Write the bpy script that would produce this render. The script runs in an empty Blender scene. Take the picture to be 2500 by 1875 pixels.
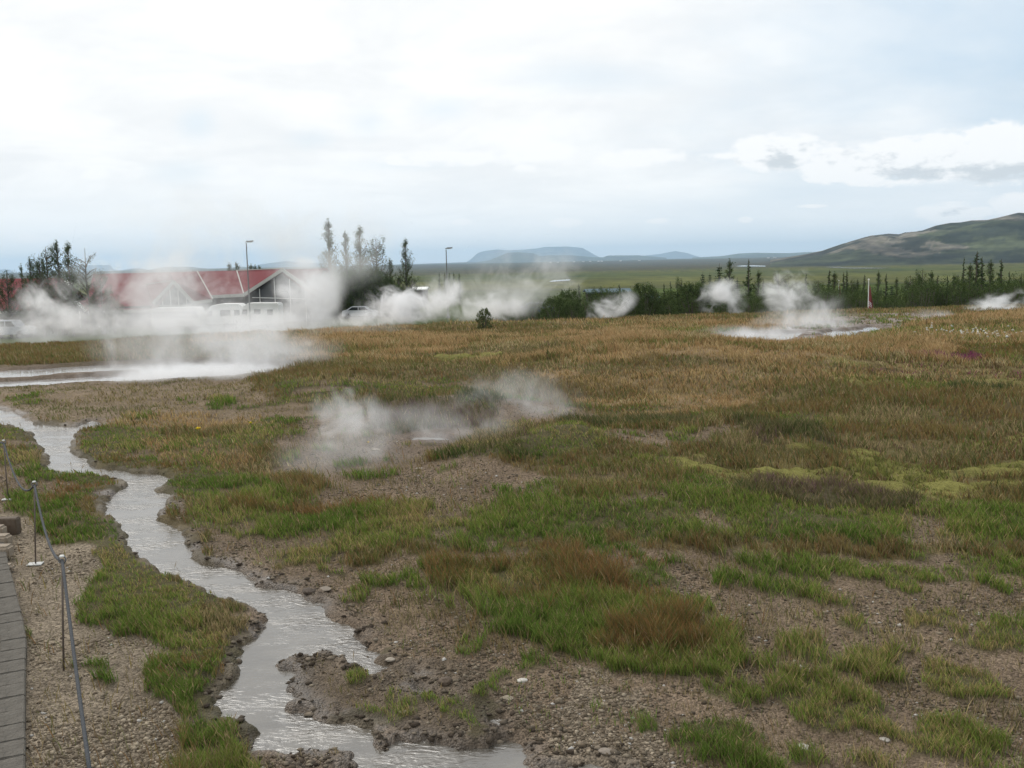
import bpy, math, random
import numpy as np
from mathutils import Matrix, Vector

# ------------------------------------------------------------------ scene, camera, sky, sun
scene = bpy.context.scene
COL = scene.collection
R = math.radians
F = 2430.6                      # focal length in photo pixels (2500 px wide)
CAMZ = 2.4
PITCH, ROLL = R(7.0), R(-1.2)

cam_data = bpy.data.cameras.new("camera")
cam_data.lens = 35.0
cam_data.sensor_width = 36.0
cam_data.clip_start = 0.05
cam_data.clip_end = 60000
cam = bpy.data.objects.new("camera", cam_data)
COL.objects.link(cam)
cam.matrix_world = Matrix.Translation((0, 0, CAMZ)) @ Matrix.Rotation(R(90) - PITCH, 4, 'X') @ Matrix.Rotation(ROLL, 4, 'Z')
scene.camera = cam
CM = np.array(cam.matrix_world.to_3x3())

SUN_DIR = Vector((-0.55, 0.55, 0.80)).normalized()
sun_data = bpy.data.lights.new("sun", 'SUN')
sun_data.energy = 2.0
sun_data.angle = R(48)
sun_data.color = (1.0, 0.96, 0.90)
sun = bpy.data.objects.new("sun", sun_data)
sun.rotation_euler = SUN_DIR.to_track_quat('Z', 'Y').to_euler()
COL.objects.link(sun)

scene.view_settings.view_transform = 'Standard'
scene.view_settings.look = 'None'
scene.view_settings.gamma = 1.0
scene.view_settings.exposure = 0.18
scene.render.engine = 'CYCLES'
cy = scene.cycles
cy.use_denoising = True
cy.max_bounces = 8
cy.diffuse_bounces = 3
cy.glossy_bounces = 3
cy.transmission_bounces = 4
cy.volume_bounces = 3
cy.transparent_max_bounces = 12
cy.volume_step_rate = 0.6
cy.volume_max_steps = 256


def build_world():
    w = bpy.data.worlds.new("World")
    scene.world = w
    w.use_nodes = True
    nt = w.node_tree
    nt.nodes.clear()
    N, L = nt.nodes, nt.links

    def mk(t, **k):
        n = N.new(t)
        for a, b in k.items():
            setattr(n, a, b)
        return n

    def m(op, a, b=None, c=None, clamp=False):
        n = mk('ShaderNodeMath', operation=op, use_clamp=clamp)
        for i, v in enumerate((a, b, c)):
            if v is None:
                continue
            if isinstance(v, (int, float)):
                n.inputs[i].default_value = v
            else:
                L.new(v, n.inputs[i])
        return n.outputs[0]

    def sstep(v, a, b):
        n = mk('ShaderNodeMapRange', interpolation_type='SMOOTHSTEP')
        L.new(v, n.inputs[0])
        n.inputs[1].default_value = a
        n.inputs[2].default_value = b
        return n.outputs[0]

    def noise(vec, scale, detail=6, rough=0.55, dist=0.0):
        n = mk('ShaderNodeTexNoise')
        L.new(vec, n.inputs['Vector'])
        n.inputs['Scale'].default_value = scale
        n.inputs['Detail'].default_value = detail
        n.inputs['Roughness'].default_value = rough
        n.inputs['Distortion'].default_value = dist
        return n.outputs['Fac']

    def mix(f, a, b):
        n = mk('ShaderNodeMix', data_type='RGBA')
        if isinstance(f, (int, float)):
            n.inputs[0].default_value = f
        else:
            L.new(f, n.inputs[0])
        for i, v in ((6, a), (7, b)):
            if isinstance(v, tuple):
                n.inputs[i].default_value = (*v, 1)
            else:
                L.new(v, n.inputs[i])
        return n.outputs[2]

    tc = mk('ShaderNodeTexCoord')
    sep = mk('ShaderNodeSeparateXYZ')
    L.new(tc.outputs['Generated'], sep.inputs[0])
    X, Y, Z = sep.outputs
    yy = m('MAXIMUM', Y, 0.08)
    u = m('DIVIDE', X, yy)                # azimuth tangent, right positive
    v = m('DIVIDE', Z, yy)                # elevation tangent
    front = sstep(Y, 0.1, 0.4)
    cmb = mk('ShaderNodeCombineXYZ')
    L.new(u, cmb.inputs[0])
    L.new(m('MULTIPLY', v, 2.2), cmb.inputs[1])
    flat = cmb.outputs[0]
    # high overcast plane coordinates
    zz = m('ADD', m('MAXIMUM', Z, 0.0), 0.12)
    cp = mk('ShaderNodeCombineXYZ')
    L.new(m('DIVIDE', X, zz), cp.inputs[0])
    L.new(m('DIVIDE', Y, zz), cp.inputs[1])
    plane = cp.outputs[0]

    sky = mk('ShaderNodeTexSky', sky_type='NISHITA')
    sky.sun_disc = False
    sky.sun_elevation = math.asin(SUN_DIR.z)
    sky.sun_rotation = math.atan2(SUN_DIR.x, SUN_DIR.y)
    sky.air_density = 1.0
    sky.dust_density = 2.0
    sky.altitude = 100
    # everything below is scaled for a Background strength of 0.1
    skyc = sky.outputs[0]
    K = 10.0

    def c(r, g, b):
        return (r * K, g * K, b * K)
    base = mix(0.87, skyc, mix(sstep(u, 0.0, 0.45), c(0.72, 0.82, 0.90), c(0.56, 0.70, 0.83)))
    def puff(cu, cv, ru, rv, amp):
        a = m('DIVIDE', m('SUBTRACT', u, cu), ru)
        b = m('DIVIDE', m('SUBTRACT', v, cv), rv)
        d = m('SQRT', m('ADD', m('MULTIPLY', a, a), m('MULTIPLY', b, b)))
        return m('MULTIPLY', m('SUBTRACT', 1.0, d), amp)

    def uv(px, py):
        d = CM @ np.array([(px - 1250) / F, -(py - 937.5) / F, -1.0])
        return d[0] / d[1], d[2] / d[1]
    # thin veil, whiter towards upper left
    n1 = noise(plane, 0.55, 7, 0.55, 0.3)
    n2 = noise(flat, 3.0, 6, 0.55, 0.2)
    side = m('MULTIPLY_ADD', u, -0.95, 0.80)
    side = m('ADD', side, m('MULTIPLY', v, 0.35))
    veil = m('ADD', side, m('MULTIPLY', m('SUBTRACT', n1, 0.5), 1.1))
    veil = m('ADD', veil, m('MULTIPLY', m('SUBTRACT', n2, 0.5), 0.9))
    veil = sstep(veil, 0.0, 0.85)
    veil = m('MULTIPLY', veil, 0.96)
    backv = sstep(n1, 0.25, 0.6)
    veil = m('ADD', m('MULTIPLY', veil, front), m('MULTIPLY', backv, m('SUBTRACT', 1.0, front)))
    for (px, py, rx, ry, amp) in [(480, 300, 70, 60, .55), (900, 300, 80, 70, .4), (1080, 265, 120, 50, .5), (440, 420, 110, 40, .4), (1450, 190, 300, 60, .45), (760, 340, 90, 40, .35), (1000, 400, 260, 30, .35)]:
        cu, cv = uv(px, py)
        gp = sstep(m('ADD', puff(cu, cv, rx / F, ry / F, 1.0), m('MULTIPLY', m('SUBTRACT', n2, 0.5), 1.2)), 0.0, 1.0)
        veil = m('MULTIPLY', veil, m('SUBTRACT', 1.0, m('MULTIPLY', gp, amp)))
    n3 = noise(plane, 1.1, 8, 0.6, 0.6)
    n4 = noise(flat, 5.0, 7, 0.6, 0.4)
    vt = m('ADD', m('MULTIPLY', n3, 0.55), m('MULTIPLY', n4, 0.45))
    vcol = mix(sstep(vt, 0.38, 0.60), c(0.86, 0.87, 0.875), c(0.985, 0.98, 0.965))
    colr = mix(veil, base, vcol)
    glow = m('MULTIPLY', sstep(v, 0.12, 0.0), 0.65)
    colr = mix(glow, colr, c(0.90, 0.94, 0.96))
    # cumulus: low bank to the right, small puffs elsewhere
    nb = m('ADD', m('MULTIPLY', noise(flat, 12.0, 9, 0.62, 0.0), 0.6), m('MULTIPLY', noise(flat, 38.0, 6, 0.62, 0.0), 0.55))
    nbig = noise(flat, 3.2, 3, 0.5, 0.0)

    field = None
    shade = None
    for (px, py, rx, ry, amp) in [
            (2440, 372, 190, 88, 1.3), (2200, 395, 270, 66, 1.25), (1900, 372, 150, 52, 1.2), (1800, 380, 200, 26, 0.5),
            (2060, 420, 120, 38, 1.2), (2050, 392, 130, 50, 1.3), (2180, 385, 130, 55, 1.3), (2420, 335, 110, 50, 1.3), (2310, 370, 120, 60, 1.3), (1850, 358, 70, 34, 1.3),
            (1340, 370, 90, 30, 1.1), (1150, 385, 260, 24, 0.8), (1560, 385, 150, 26, 0.9), (1290, 412, 40, 15, 0.7),
            (1385, 543, 46, 14, 1.3), (1603, 540, 34, 11, 1.1), (1822, 537, 22, 9, 1.2), (1125, 542, 32, 9, 0.9),
            (2330, 520, 130, 30, 1.1), (2480, 500, 80, 34, 1.2), (230, 425, 45, 18, 1.0), (80, 580, 70, 16, 0.6),
            (1327, 443, 14, 7, 0.7), (1535, 455, 10, 7, 0.6), (270, 553, 50, 8, 0.4), (2000, 503, 90, 6, 0.4), (780, 365, 50, 14, 0.3)]:
        cu, cv = uv(px, py)
        p = puff(cu, cv, rx / F, ry / F, amp)
        field = p if field is None else m('MAXIMUM', field, p)
        # darker undersides: grey where low in the puff
    dens = m('ADD', field, m('MULTIPLY', m('SUBTRACT', nb, 0.575), 2.6))
    dens = m('MULTIPLY', dens, sstep(field, 0.0, 0.12))
    cm_ = sstep(dens, 0.02, 0.48)
    cm_ = m('MULTIPLY', cm_, front)
    # vertical offset sample for shading of the cloud body
    cmb2 = mk('ShaderNodeCombineXYZ')
    L.new(m('ADD', u, 0.004), cmb2.inputs[0])
    L.new(m('MULTIPLY', m('ADD', v, 0.012), 2.2), cmb2.inputs[1])
    nb2 = m('ADD', m('MULTIPLY', noise(cmb2.outputs[0], 12.0, 9, 0.62, 0.0), 0.6), m('MULTIPLY', noise(cmb2.outputs[0], 38.0, 6, 0.62, 0.0), 0.55))
    sf = None
    for (px, py, rx, ry, amp) in [(2430, 420, 200, 40, 1.5), (2260, 428, 150, 26, 1.2), (1905, 392, 75, 40, 1.3), (2330, 385, 120, 28, .5), (2120, 408, 90, 18, .5),
                                  (1800, 398, 70, 16, .6), (2080, 395, 60, 22, .45), (2350, 530, 110, 14, .5)]:
        cu, cv = uv(px, py)
        p = puff(cu, cv, rx / F, ry / F, amp)
        sf = p if sf is None else m('MAXIMUM', sf, p)
    sh = m('ADD', sf, m('MULTIPLY', m('SUBTRACT', nb2, nb), 4.0))
    sh = m('ADD', sh, m('MULTIPLY', m('SUBTRACT', nbig, 0.5), 0.8))
    sh = sstep(sh, 0.15, 1.1)
    ccol = mix(sh, c(0.965, 0.965, 0.96), c(0.62, 0.66, 0.69))
    colr = mix(m('MULTIPLY', cm_, 0.92), colr, ccol)
    bg = mk('ShaderNodeBackground')
    bg.inputs[1].default_value = 0.1
    L.new(colr, bg.inputs[0])
    out = mk('ShaderNodeOutputWorld')
    L.new(bg.outputs[0], out.inputs[0])


build_world()

rng = np.random.default_rng(7)
random.seed(7)

# ------------------------------------------------------------------ projection helpers


def at(px, py, depth):
    """world point seen at photo pixel (px,py), at world y = depth"""
    d = CM @ np.array([(px - 1250) / F, -(py - 937.5) / F, -1.0])
    t = depth / d[1]
    return Vector((d[0] * t, depth, CAMZ + d[2] * t))


def w2p(x, y, z):
    """world -> photo pixel (arrays)"""
    v = np.stack([x, y, z - CAMZ], -1) @ CM       # CM^T * v
    zc = np.minimum(v[..., 2], -1e-3)
    return 1250 + F * v[..., 0] / -zc, 937.5 - F * v[..., 1] / -zc, -v[..., 2]


def hash2(ix, iy, seed):
    h = (ix.astype(np.int64) * 374761393 + iy.astype(np.int64) * 668265263 + seed * 974634777) & 0xffffffff
    h = ((h ^ (h >> 13)) * 1274126177) & 0xffffffff
    h = (h ^ (h >> 16)) & 0xffffff
    return h / float(0xffffff)


def vnoise(x, y, seed=0):
    ix, iy = np.floor(x), np.floor(y)
    fx, fy = x - ix, y - iy
    fx = fx * fx * (3 - 2 * fx)
    fy = fy * fy * (3 - 2 * fy)
    a = hash2(ix, iy, seed); b = hash2(ix + 1, iy, seed)
    c = hash2(ix, iy + 1, seed); d = hash2(ix + 1, iy + 1, seed)
    return (a * (1 - fx) + b * fx) * (1 - fy) + (c * (1 - fx) + d * fx) * fy


def fbm(x, y, seed=0, octv=4):
    s, a, t = 0.0, 1.0, 0.0
    for i in range(octv):
        s = s + a * vnoise(x * 2 ** i + 13.7 * i, y * 2 ** i - 7.1 * i, seed + i)
        t += a
        a *= 0.5
    return s / t - 0.5


def sm(t):
    t = np.clip(t, 0, 1)
    return t * t * (3 - 2 * t)


def poly_sd(px, py, poly):
    """signed distance, negative inside"""
    P = np.array(poly, float)
    d2 = np.full(px.shape, 1e18)
    ins = np.zeros(px.shape, bool)
    n = len(P)
    for i in range(n):
        ax, ay = P[i]
        bx, by = P[(i + 1) % n]
        ex, ey = bx - ax, by - ay
        l2 = ex * ex + ey * ey + 1e-12
        t = np.clip(((px - ax) * ex + (py - ay) * ey) / l2, 0, 1)
        dx, dy = px - ax - t * ex, py - ay - t * ey
        d2 = np.minimum(d2, dx * dx + dy * dy)
        if ay != by:
            c = ((ay > py) != (by > py)) & (px < (bx - ax) * (py - ay) / (by - ay) + ax)
            ins ^= c
    d = np.sqrt(d2)
    return np.where(ins, -d, d)


def base_z(x, y):
    a = x / np.maximum(y, 1.0)
    crest = np.interp(a, [-.6, -.3, 0, .6], [38, 42, 48, 55])
    z = -0.55 * sm((y - 26) / (crest - 26))
    z = z - 3.5 * sm((y - crest) / 22)
    z = z - 12.0 * sm((y - 170) / 450)
    z = z - 3.0 * sm((y - 600) / 3000)
    z = z + 13.0 * sm((y - 3300) / 4500)
    return z


def gpt(px, py):
    """photo pixel -> world xy on the near ground"""
    d = CM @ np.array([(px - 1250) / F, -(py - 937.5) / F, -1.0])
    lo, hi = 0.0, 400.0
    t = CAMZ / max(-d[2], 1e-4)
    t = min(t, 300)
    for _ in range(30):
        z = float(base_z(np.array(d[0] * t), np.array(d[1] * t)))
        t = 0.5 * t + 0.5 * min(300, (CAMZ - z) / max(-d[2], 1e-4))
    return d[0] * t, d[1] * t


# ------------------------------------------------------------------ water outlines (traced, then laid on the ground)
def z5(l):
    return [(x * .5578, 950 + y * .5578) for x, y in l]


def z6(l):
    return [(500 + x * .452, 1250 + y * .452) for x, y in l]


right_bank = z5([(-60, 60), (0, 85), (70, 95), (110, 125), (170, 150), (240, 150), (310, 160), (400, 135), (460, 150), (440, 165), (370, 172),
                 (325, 190), (320, 265), (385, 310), (410, 330), (480, 350), (580, 357), (690, 370), (740, 385), (705, 430), (740, 470),
                 (745, 500), (695, 545), (690, 575), (770, 590), (800, 600), (805, 630), (815, 700), (880, 740)]) + \
    z6([(0, 270), (110, 280), (150, 310), (210, 340), (340, 395), (400, 395), (500, 415), (530, 460), (600, 475), (650, 470), (665, 530),
        (700, 560), (770, 630), (800, 680), (850, 770), (900, 810), (985, 830), (975, 850), (920, 878), (850, 850), (790, 800), (730, 750),
        (650, 740), (590, 740), (560, 760), (470, 770), (405, 795), (430, 825), (470, 850), (445, 905), (440, 950), (455, 1000), (450, 1080),
        (545, 1060), (560, 1100), (650, 1140), (800, 1130), (930, 1140), (950, 1170), (970, 1230), (1040, 1200), (1200, 1200), (1300, 1240),
        (1500, 1240), (1620, 1225), (1740, 1250), (1810, 1270), (1740, 1330), (1800, 1365), (2300, 1390), (2300, 1800)])
left_bank = z5([(-60, 165), (0, 150), (70, 165), (130, 185), (160, 230), (210, 300), (210, 330), (180, 350), (290, 370), (450, 375), (545, 405),
                (540, 425), (490, 450), (460, 490), (450, 520), (470, 560), (520, 590), (555, 640), (560, 680), (600, 730), (650, 770),
                (730, 800), (800, 830), (900, 870), (950, 900), (1060, 940), (1150, 960), (1160, 1000), (1110, 1070), (1050, 1110),
                (1030, 1160), (1010, 1210), (960, 1280), (930, 1350), (950, 1440), (1060, 1470), (1090, 1530), (1110, 1590), (1150, 1610)]) + \
    z6([(330, 1300), (420, 1330), (440, 1370), (520, 1420), (560, 1800)])
stream_px = right_bank + left_bank[::-1]
island_px = z6([(455, 1330), (520, 1290), (620, 1310), (700, 1275), (775, 1300), (745, 1345), (660, 1350), (680, 1390), (560, 1400), (500, 1370)])
puddles_px = [z6([(1060, 830), (1150, 820), (1250, 880), (1230, 905), (1150, 895), (1080, 865)]),
              z6([(940, 895), (1060, 930), (1180, 920), (1240, 960), (1200, 985), (1100, 985), (1000, 930)]),
              z6([(1340, 975), (1370, 945), (1415, 960), (1400, 990), (1350, 1000)]),
              z6([(1475, 1040), (1530, 1040), (1560, 1090), (1650, 1120), (1660, 1180), (1600, 1215), (1530, 1195), (1490, 1120)]),
              z6([(840, 740), (960, 745), (980, 775), (880, 785)])]


def to_ground(poly, n=1):
    return [gpt(*p) for p in poly]


STREAM = to_ground(stream_px)
ISLAND = to_ground(island_px)
PUDDLES = [to_ground(p) for p in puddles_px]
POND_L = to_ground([(-300, 905), (-60, 900), (0, 900), (120, 893), (250, 886), (480, 878), (640, 882), (720, 890), (660, 905), (560, 915), (430, 922), (220, 928),
                    (100, 937), (0, 943), (-60, 946), (-300, 960)])
POND_L_BAR = to_ground([(-300, 925), (0, 921), (60, 918), (150, 911), (330, 902), (340, 904), (200, 913), (80, 922), (0, 926), (-300, 932)])
VENT = to_ground([(1025, 1064), (1040, 1058), (1075, 1056), (1105, 1060), (1100, 1068), (1060, 1071)])
PONDS_R = [to_ground(p) for p in (
    [(1735, 826), (1780, 814), (1900, 808), (1960, 806), (1950, 822), (1900, 836), (1830, 846), (1740, 848)],
    [(2000, 814), (2040, 802), (2095, 804), (2100, 816), (2040, 824)],
    [(2080, 803), (2125, 793), (2155, 795), (2150, 806), (2110, 809)],
    [(1990, 786), (2060, 782), (2080, 785), (2010, 790)])]

BUMPS = []
for (px, py, rad, h) in [(1290, 1128, 1.1, .22), (1390, 1120, .9, .18), (1860, 752, 4.5, .55), (1720, 905, 3.5, .35), (1560, 860, 4.0, .25),
                         (1450, 1250, 1.5, .12), (1800, 1230, 1.6, .15), (2370, 1015, 1.8, .2), (1050, 1110, 1.4, -.12), (600, 1090, 1.0, .12),
                         (950, 1045, 1.3, -.12), (1870, 1090, 1.5, .15), (1000, 925, 2.5, .15), (760, 955, 1.6, .15), (2350, 880, 3.0, .2), (985, 1012, .8, .24), (1160, 1003, 1.0, .22)]:
    gx, gy = gpt(px, py)
    BUMPS.append((gx, gy, rad, h))


def water_sd(x, y):
    """signed distance to the stream / puddles / ponds, and the water level depth"""
    s = poly_sd(x, y, STREAM)
    isl = poly_sd(x, y, ISLAND)
    s = np.maximum(s, -isl)
    for p in PUDDLES:
        s = np.minimum(s, poly_sd(x, y, p) + 0.05)
    big = np.maximum(poly_sd(x, y, POND_L), -poly_sd(x, y, POND_L_BAR))
    for p in PONDS_R:
        big = np.minimum(big, poly_sd(x, y, p))
    big = np.minimum(big, poly_sd(x, y, VENT))
    return s, big


# ------------------------------------------------------------------ ground cover zones
TYPES = 'S L G D R M H O T W B P F'.split()
TI = {t: i for i, t in enumerate(TYPES)}
#            ground colour              density height  blade palette (base->tip)
SPEC = {
    'S': ((.165, .124, .088), .13, .048, [((.17, .13, .065), 2), ((.10, .095, .04), 1.5), ((.24, .19, .11), 1)]),
    'L': ((.205, .168, .125), .02, .04, [((.13, .12, .05), 1)]),
    'G': ((.085, .075, .040), .9, .070, [((.060, .102, .020), 3), ((.090, .142, .028), 4), ((.140, .165, .042), 3), ((.23, .19, .085), 1.5)]),
    'D': ((.210, .150, .085), .9, .135, [((.36, .245, .13), 4), ((.30, .18, .09), 3), ((.16, .15, .055), 2), ((.40, .30, .18), 1)]),
    'R': ((.095, .078, .040), .9, .10, [((.17, .105, .045), 3), ((.095, .090, .032), 3), ((.080, .105, .03), 5)]),
    'M': ((.175, .165, .052), .8, .055, [((.165, .160, .050), 3), ((.115, .13, .036), 3), ((.13, .075, .045), 2)]),
    'H': ((.080, .068, .040), .9, .12, [((.055, .072, .026), 4), ((.10, .092, .04), 4), ((.12, .075, .07), 1)]),
    'O': ((.115, .090, .045), .75, .09, [((.165, .130, .050), 3), ((.160, .095, .042), 2), ((.090, .105, .032), 3), ((.24, .185, .095), 2)]),
    'T': ((.185, .142, .098), .35, .045, [((.20, .16, .08), 3), ((.12, .12, .05), 2)]),
    'W': ((.42, .39, .37), .0, .05, [((.1, .1, .05), 1)]),
    'B': ((.100, .080, .058), .02, .05, [((.1, .08, .03), 1)]),
    'P': ((.13, .045, .075), .8, .09, [((.16, .045, .085), 3), ((.11, .08, .04), 2)]),
    'F': ((.075, .078, .028), .0, .1, [((.1, .1, .05), 1)]),
}


def s13(l):
    return [(x * 1.1302, y * 1.1302) for x, y in l]


ZONES = [  # (type, polygon in the 2212-px photo, softness px, strength)
    ('T', [(-900, 780), (680, 770), (700, 900), (600, 930), (250, 930), (0, 900), (-900, 900)], 12, 1),
    ('O', [(-900, 700), (700, 690), (760, 770), (600, 800), (0, 790), (-900, 800)], 8, 1),
    ('D', [(600, 690), (2900, 670), (3300, 860), (1700, 850), (1620, 905), (1300, 905), (1250, 850), (1000, 800), (640, 795)], 14, 1),
    ('D', [(430, 700), (620, 700), (620, 740), (440, 745)], 8, 1),
    ('O', [(560, 785), (1000, 795), (1260, 850), (1240, 870), (960, 860), (700, 890), (560, 870)], 12, .9),
    ('M', [(700, 775), (1230, 780), (1240, 800), (1000, 815), (720, 800)], 5, .45),
    ('O', [(1300, 900), (1620, 890), (1700, 850), (3300, 840), (3300, 1000), (1560, 990), (1300, 960)], 12, 1),
    ('M', [(1740, 800), (2260, 790), (2260, 850), (1800, 860)], 25, .6),
    ('M', [(1430, 1000), (1560, 1000), (2300, 920), (3300, 930), (3300, 1120), (1900, 1085), (1600, 1070), (1430, 1060)], 45, .9),
    ('O', [(1560, 960), (1900, 940), (2260, 880), (2260, 950), (1800, 1000)], 10, .8),
    ('G', [(1160, 1045), (1450, 1010), (1560, 1075), (1900, 1085), (3300, 1110), (3300, 1190), (1900, 1190), (1600, 1200), (1330, 1190), (1200, 1130)], 12, .92),
    ('S', [(590, 960), (700, 890), (960, 862), (1260, 880), (1290, 905), (1000, 930), (980, 1000), (1200, 1050), (1180, 1110), (760, 1105), (700, 1065), (600, 1010)], 10, .95),
    ('G', [(560, 870), (700, 850), (800, 850), (1010, 830), (1010, 850), (820, 868), (640, 885)], 6, .7),
    ('G', [(165, 935), (250, 922), (450, 965), (560, 930), (640, 935), (560, 975), (480, 1000), (640, 1050), (720, 1110), (900, 1105), (1200, 1112), (1300, 1130),
           (1290, 1190), (980, 1190), (880, 1180), (700, 1220), (620, 1235), (470, 1185), (370, 1060), (350, 1030), (200, 1000)], 8, .95),
    ('D', [(290, 950), (500, 965), (560, 985), (640, 1030), (480, 1010), (300, 975)], 10, .45),
    ('R', [(200, 985), (300, 990), (440, 1010), (420, 1050), (360, 1030), (210, 1005)], 8, .7),
    ('R', [(520, 1090), (700, 1090), (860, 1110), (830, 1130), (620, 1120), (500, 1110)], 20, .8),
    ('D', [(160, 905), (600, 895), (600, 925), (350, 930), (200, 925)], 6, .5),
    ('H', [(800, 892), (930, 884), (1060, 880), (1110, 890), (1060, 918), (950, 926), (830, 930)], 6, .55),
    ('S', [(1270, 950), (1570, 950), (1560, 990), (1290, 992)], 8, .9),
    ('G', [(990, 975), (1100, 950), (1290, 965), (1330, 1010), (1210, 1040), (1090, 1022), (990, 1008)], 6, .95),
    ('H', [(1000, 980), (1100, 985), (1200, 1000), (1180, 1035), (1090, 1022), (1000, 1005)], 5, .45),
    ('H', [(1200, 905), (1600, 905), (1500, 940), (1230, 945)], 8, .6),
    ('H', [(1570, 945), (1700, 940), (1790, 960), (1780, 985), (1600, 985)], 6, .85),
    ('H', [(1650, 1062), (1950, 1080), (1960, 1115), (1600, 1112)], 6, .85),
    ('H', [(2080, 855), (2180, 850), (2180, 880), (2050, 880)], 5, .7),
    ('O', [(1170, 1040), (1350, 1010), (1560, 1060), (1400, 1110), (1200, 1120)], 8, .5),
    # lower right: gravelly soil with patches
    ('S', [(380, 1120), (480, 1190), (620, 1240), (880, 1190), (960, 1210), (1300, 1200), (1600, 1215), (3300, 1200), (3300, 2600), (-900, 2600), (560, 1659), (560, 1300), (400, 1160)], 10, .95),
    ('B', [(600, 1400), (760, 1390), (1080, 1480), (1150, 1560), (1180, 1620), (900, 1600), (640, 1540), (610, 1480)], 8, .55),
    ('L', [(1270, 1440), (1460, 1440), (1440, 1560), (1500, 1659), (1180, 1659), (1260, 1560)], 8, .7),
    ('G', [(925, 1200), (1050, 1185), (1300, 1220), (1440, 1270), (1470, 1320), (1640, 1400), (1620, 1480), (1300, 1470), (1250, 1410), (1130, 1350), (940, 1290)], 6, .97),
    ('R', [(960, 1215), (1180, 1215), (1400, 1260), (1430, 1320), (1250, 1330), (1000, 1270)], 40, .85),
    ('R', [(1330, 1360), (1560, 1350), (1640, 1410), (1560, 1450), (1340, 1420)], 40, .85),
    ('G', [(1120, 1460), (1230, 1450), (1270, 1500), (1210, 1590), (1140, 1560)], 5, .8),
    # left bank
    ('L', [(-900, 1000), (60, 1010), (80, 1130), (170, 1190), (230, 1310), (400, 1360), (380, 1500), (400, 1700), (420, 2600), (-900, 2600)], 8, .95),
    ('S', [(-900, 960), (60, 1010), (110, 1060), (20, 1100), (-900, 1100)], 8, .8),
    ('G', [(60, 1015), (240, 1030), (230, 1110), (290, 1190), (330, 1240), (500, 1330), (520, 1400), (480, 1480), (540, 1580), (600, 1700), (420, 1700),
           (375, 1520), (400, 1380), (230, 1320), (165, 1190), (80, 1130), (30, 1090)], 8, .95),
    ('G', [(-900, 930), (0, 925), (70, 930), (95, 985), (85, 1012), (0, 1010), (-900, 1010)], 6, .9),
    ('R', [(0, 925), (70, 930), (95, 985), (40, 970)], 6, .5),
    ('R', [(100, 1050), (250, 1040), (240, 1080), (120, 1095)], 6, .5),
    ('R', [(360, 1370), (520, 1370), (480, 1450), (400, 1450)], 30, .5),
    ('S', [(240, 1035), (300, 1040), (250, 1080), (230, 1070)], 4, .9),
    ('S', [(360, 1060), (400, 1120), (480, 1180), (620, 1240), (560, 1250), (420, 1180), (350, 1110)], 6, .9),
    ('W', [(1520, 735), (1700, 712), (1770, 690), (1900, 678), (2060, 680), (1980, 704), (1920, 728), (1740, 750), (1540, 762)], 5, .95),
    ('S', [(1700, 680), (1980, 675), (2060, 683), (2050, 692), (1900, 715), (1750, 735)], 4, .6),
    ('R', [(1350, 700), (1650, 700), (1640, 725), (1360, 725)], 6, .3),
    ('G', [(1400, 712), (1570, 706), (1580, 722), (1440, 732)], 5, .7),
    ('G', [(1800, 715), (2400, 690), (2400, 735), (1900, 760)], 10, .65),
    ('R', [(2050, 760), (2300, 745), (2300, 785), (2060, 790)], 8, .6),
    ('G', [(1120, 722), (1230, 722), (1230, 732), (1130, 732)], 4, .8),
    ('G', [(1650, 655), (1760, 660), (1770, 690), (1640, 690)], 5, .55),
    ('G', [(600, 850), (740, 842), (820, 850), (700, 868), (600, 866)], 8, .8),
    ('G', [(1360, 815), (1450, 808), (1500, 820), (1420, 832)], 8, .8),
    ('M', [(930, 775), (1200, 770), (1230, 785), (960, 792)], 6, .8),
    ('D', [(1290, 790), (1400, 755), (1560, 750), (1700, 790), (1700, 850), (1560, 870), (1320, 885), (1270, 850)], 20, .9),
    ('O', [(900, 700), (1300, 700), (1330, 720), (1000, 735), (900, 725)], 10, .8),
    ('G', [(1560, 668), (1660, 665), (1680, 690), (1560, 690)], 6, .6),
    ('O', [(1300, 660), (1700, 655), (1760, 690), (1500, 700), (1300, 690)], 20, .7),
    ('G', [(1900, 850), (2080, 840), (2120, 870), (1930, 880)], 14, .6),
    ('G', [(1500, 900), (1560, 890), (1800, 930), (1780, 950), (1560, 930)], 10, .6),
    ('R', [(2040, 760), (2212, 750), (2300, 775), (2212, 795), (2060, 790)], 10, .8),
    ('P', [(1950, 785), (2110, 783), (2110, 793), (1950, 795)], 3, .9),
    ('P', [(1800, 800), (2260, 800), (2260, 830), (1900, 822)], 8, .25),
    ('S', [(980, 680), (1400, 690), (1400, 705), (1000, 705)], 6, .5),
]
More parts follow.
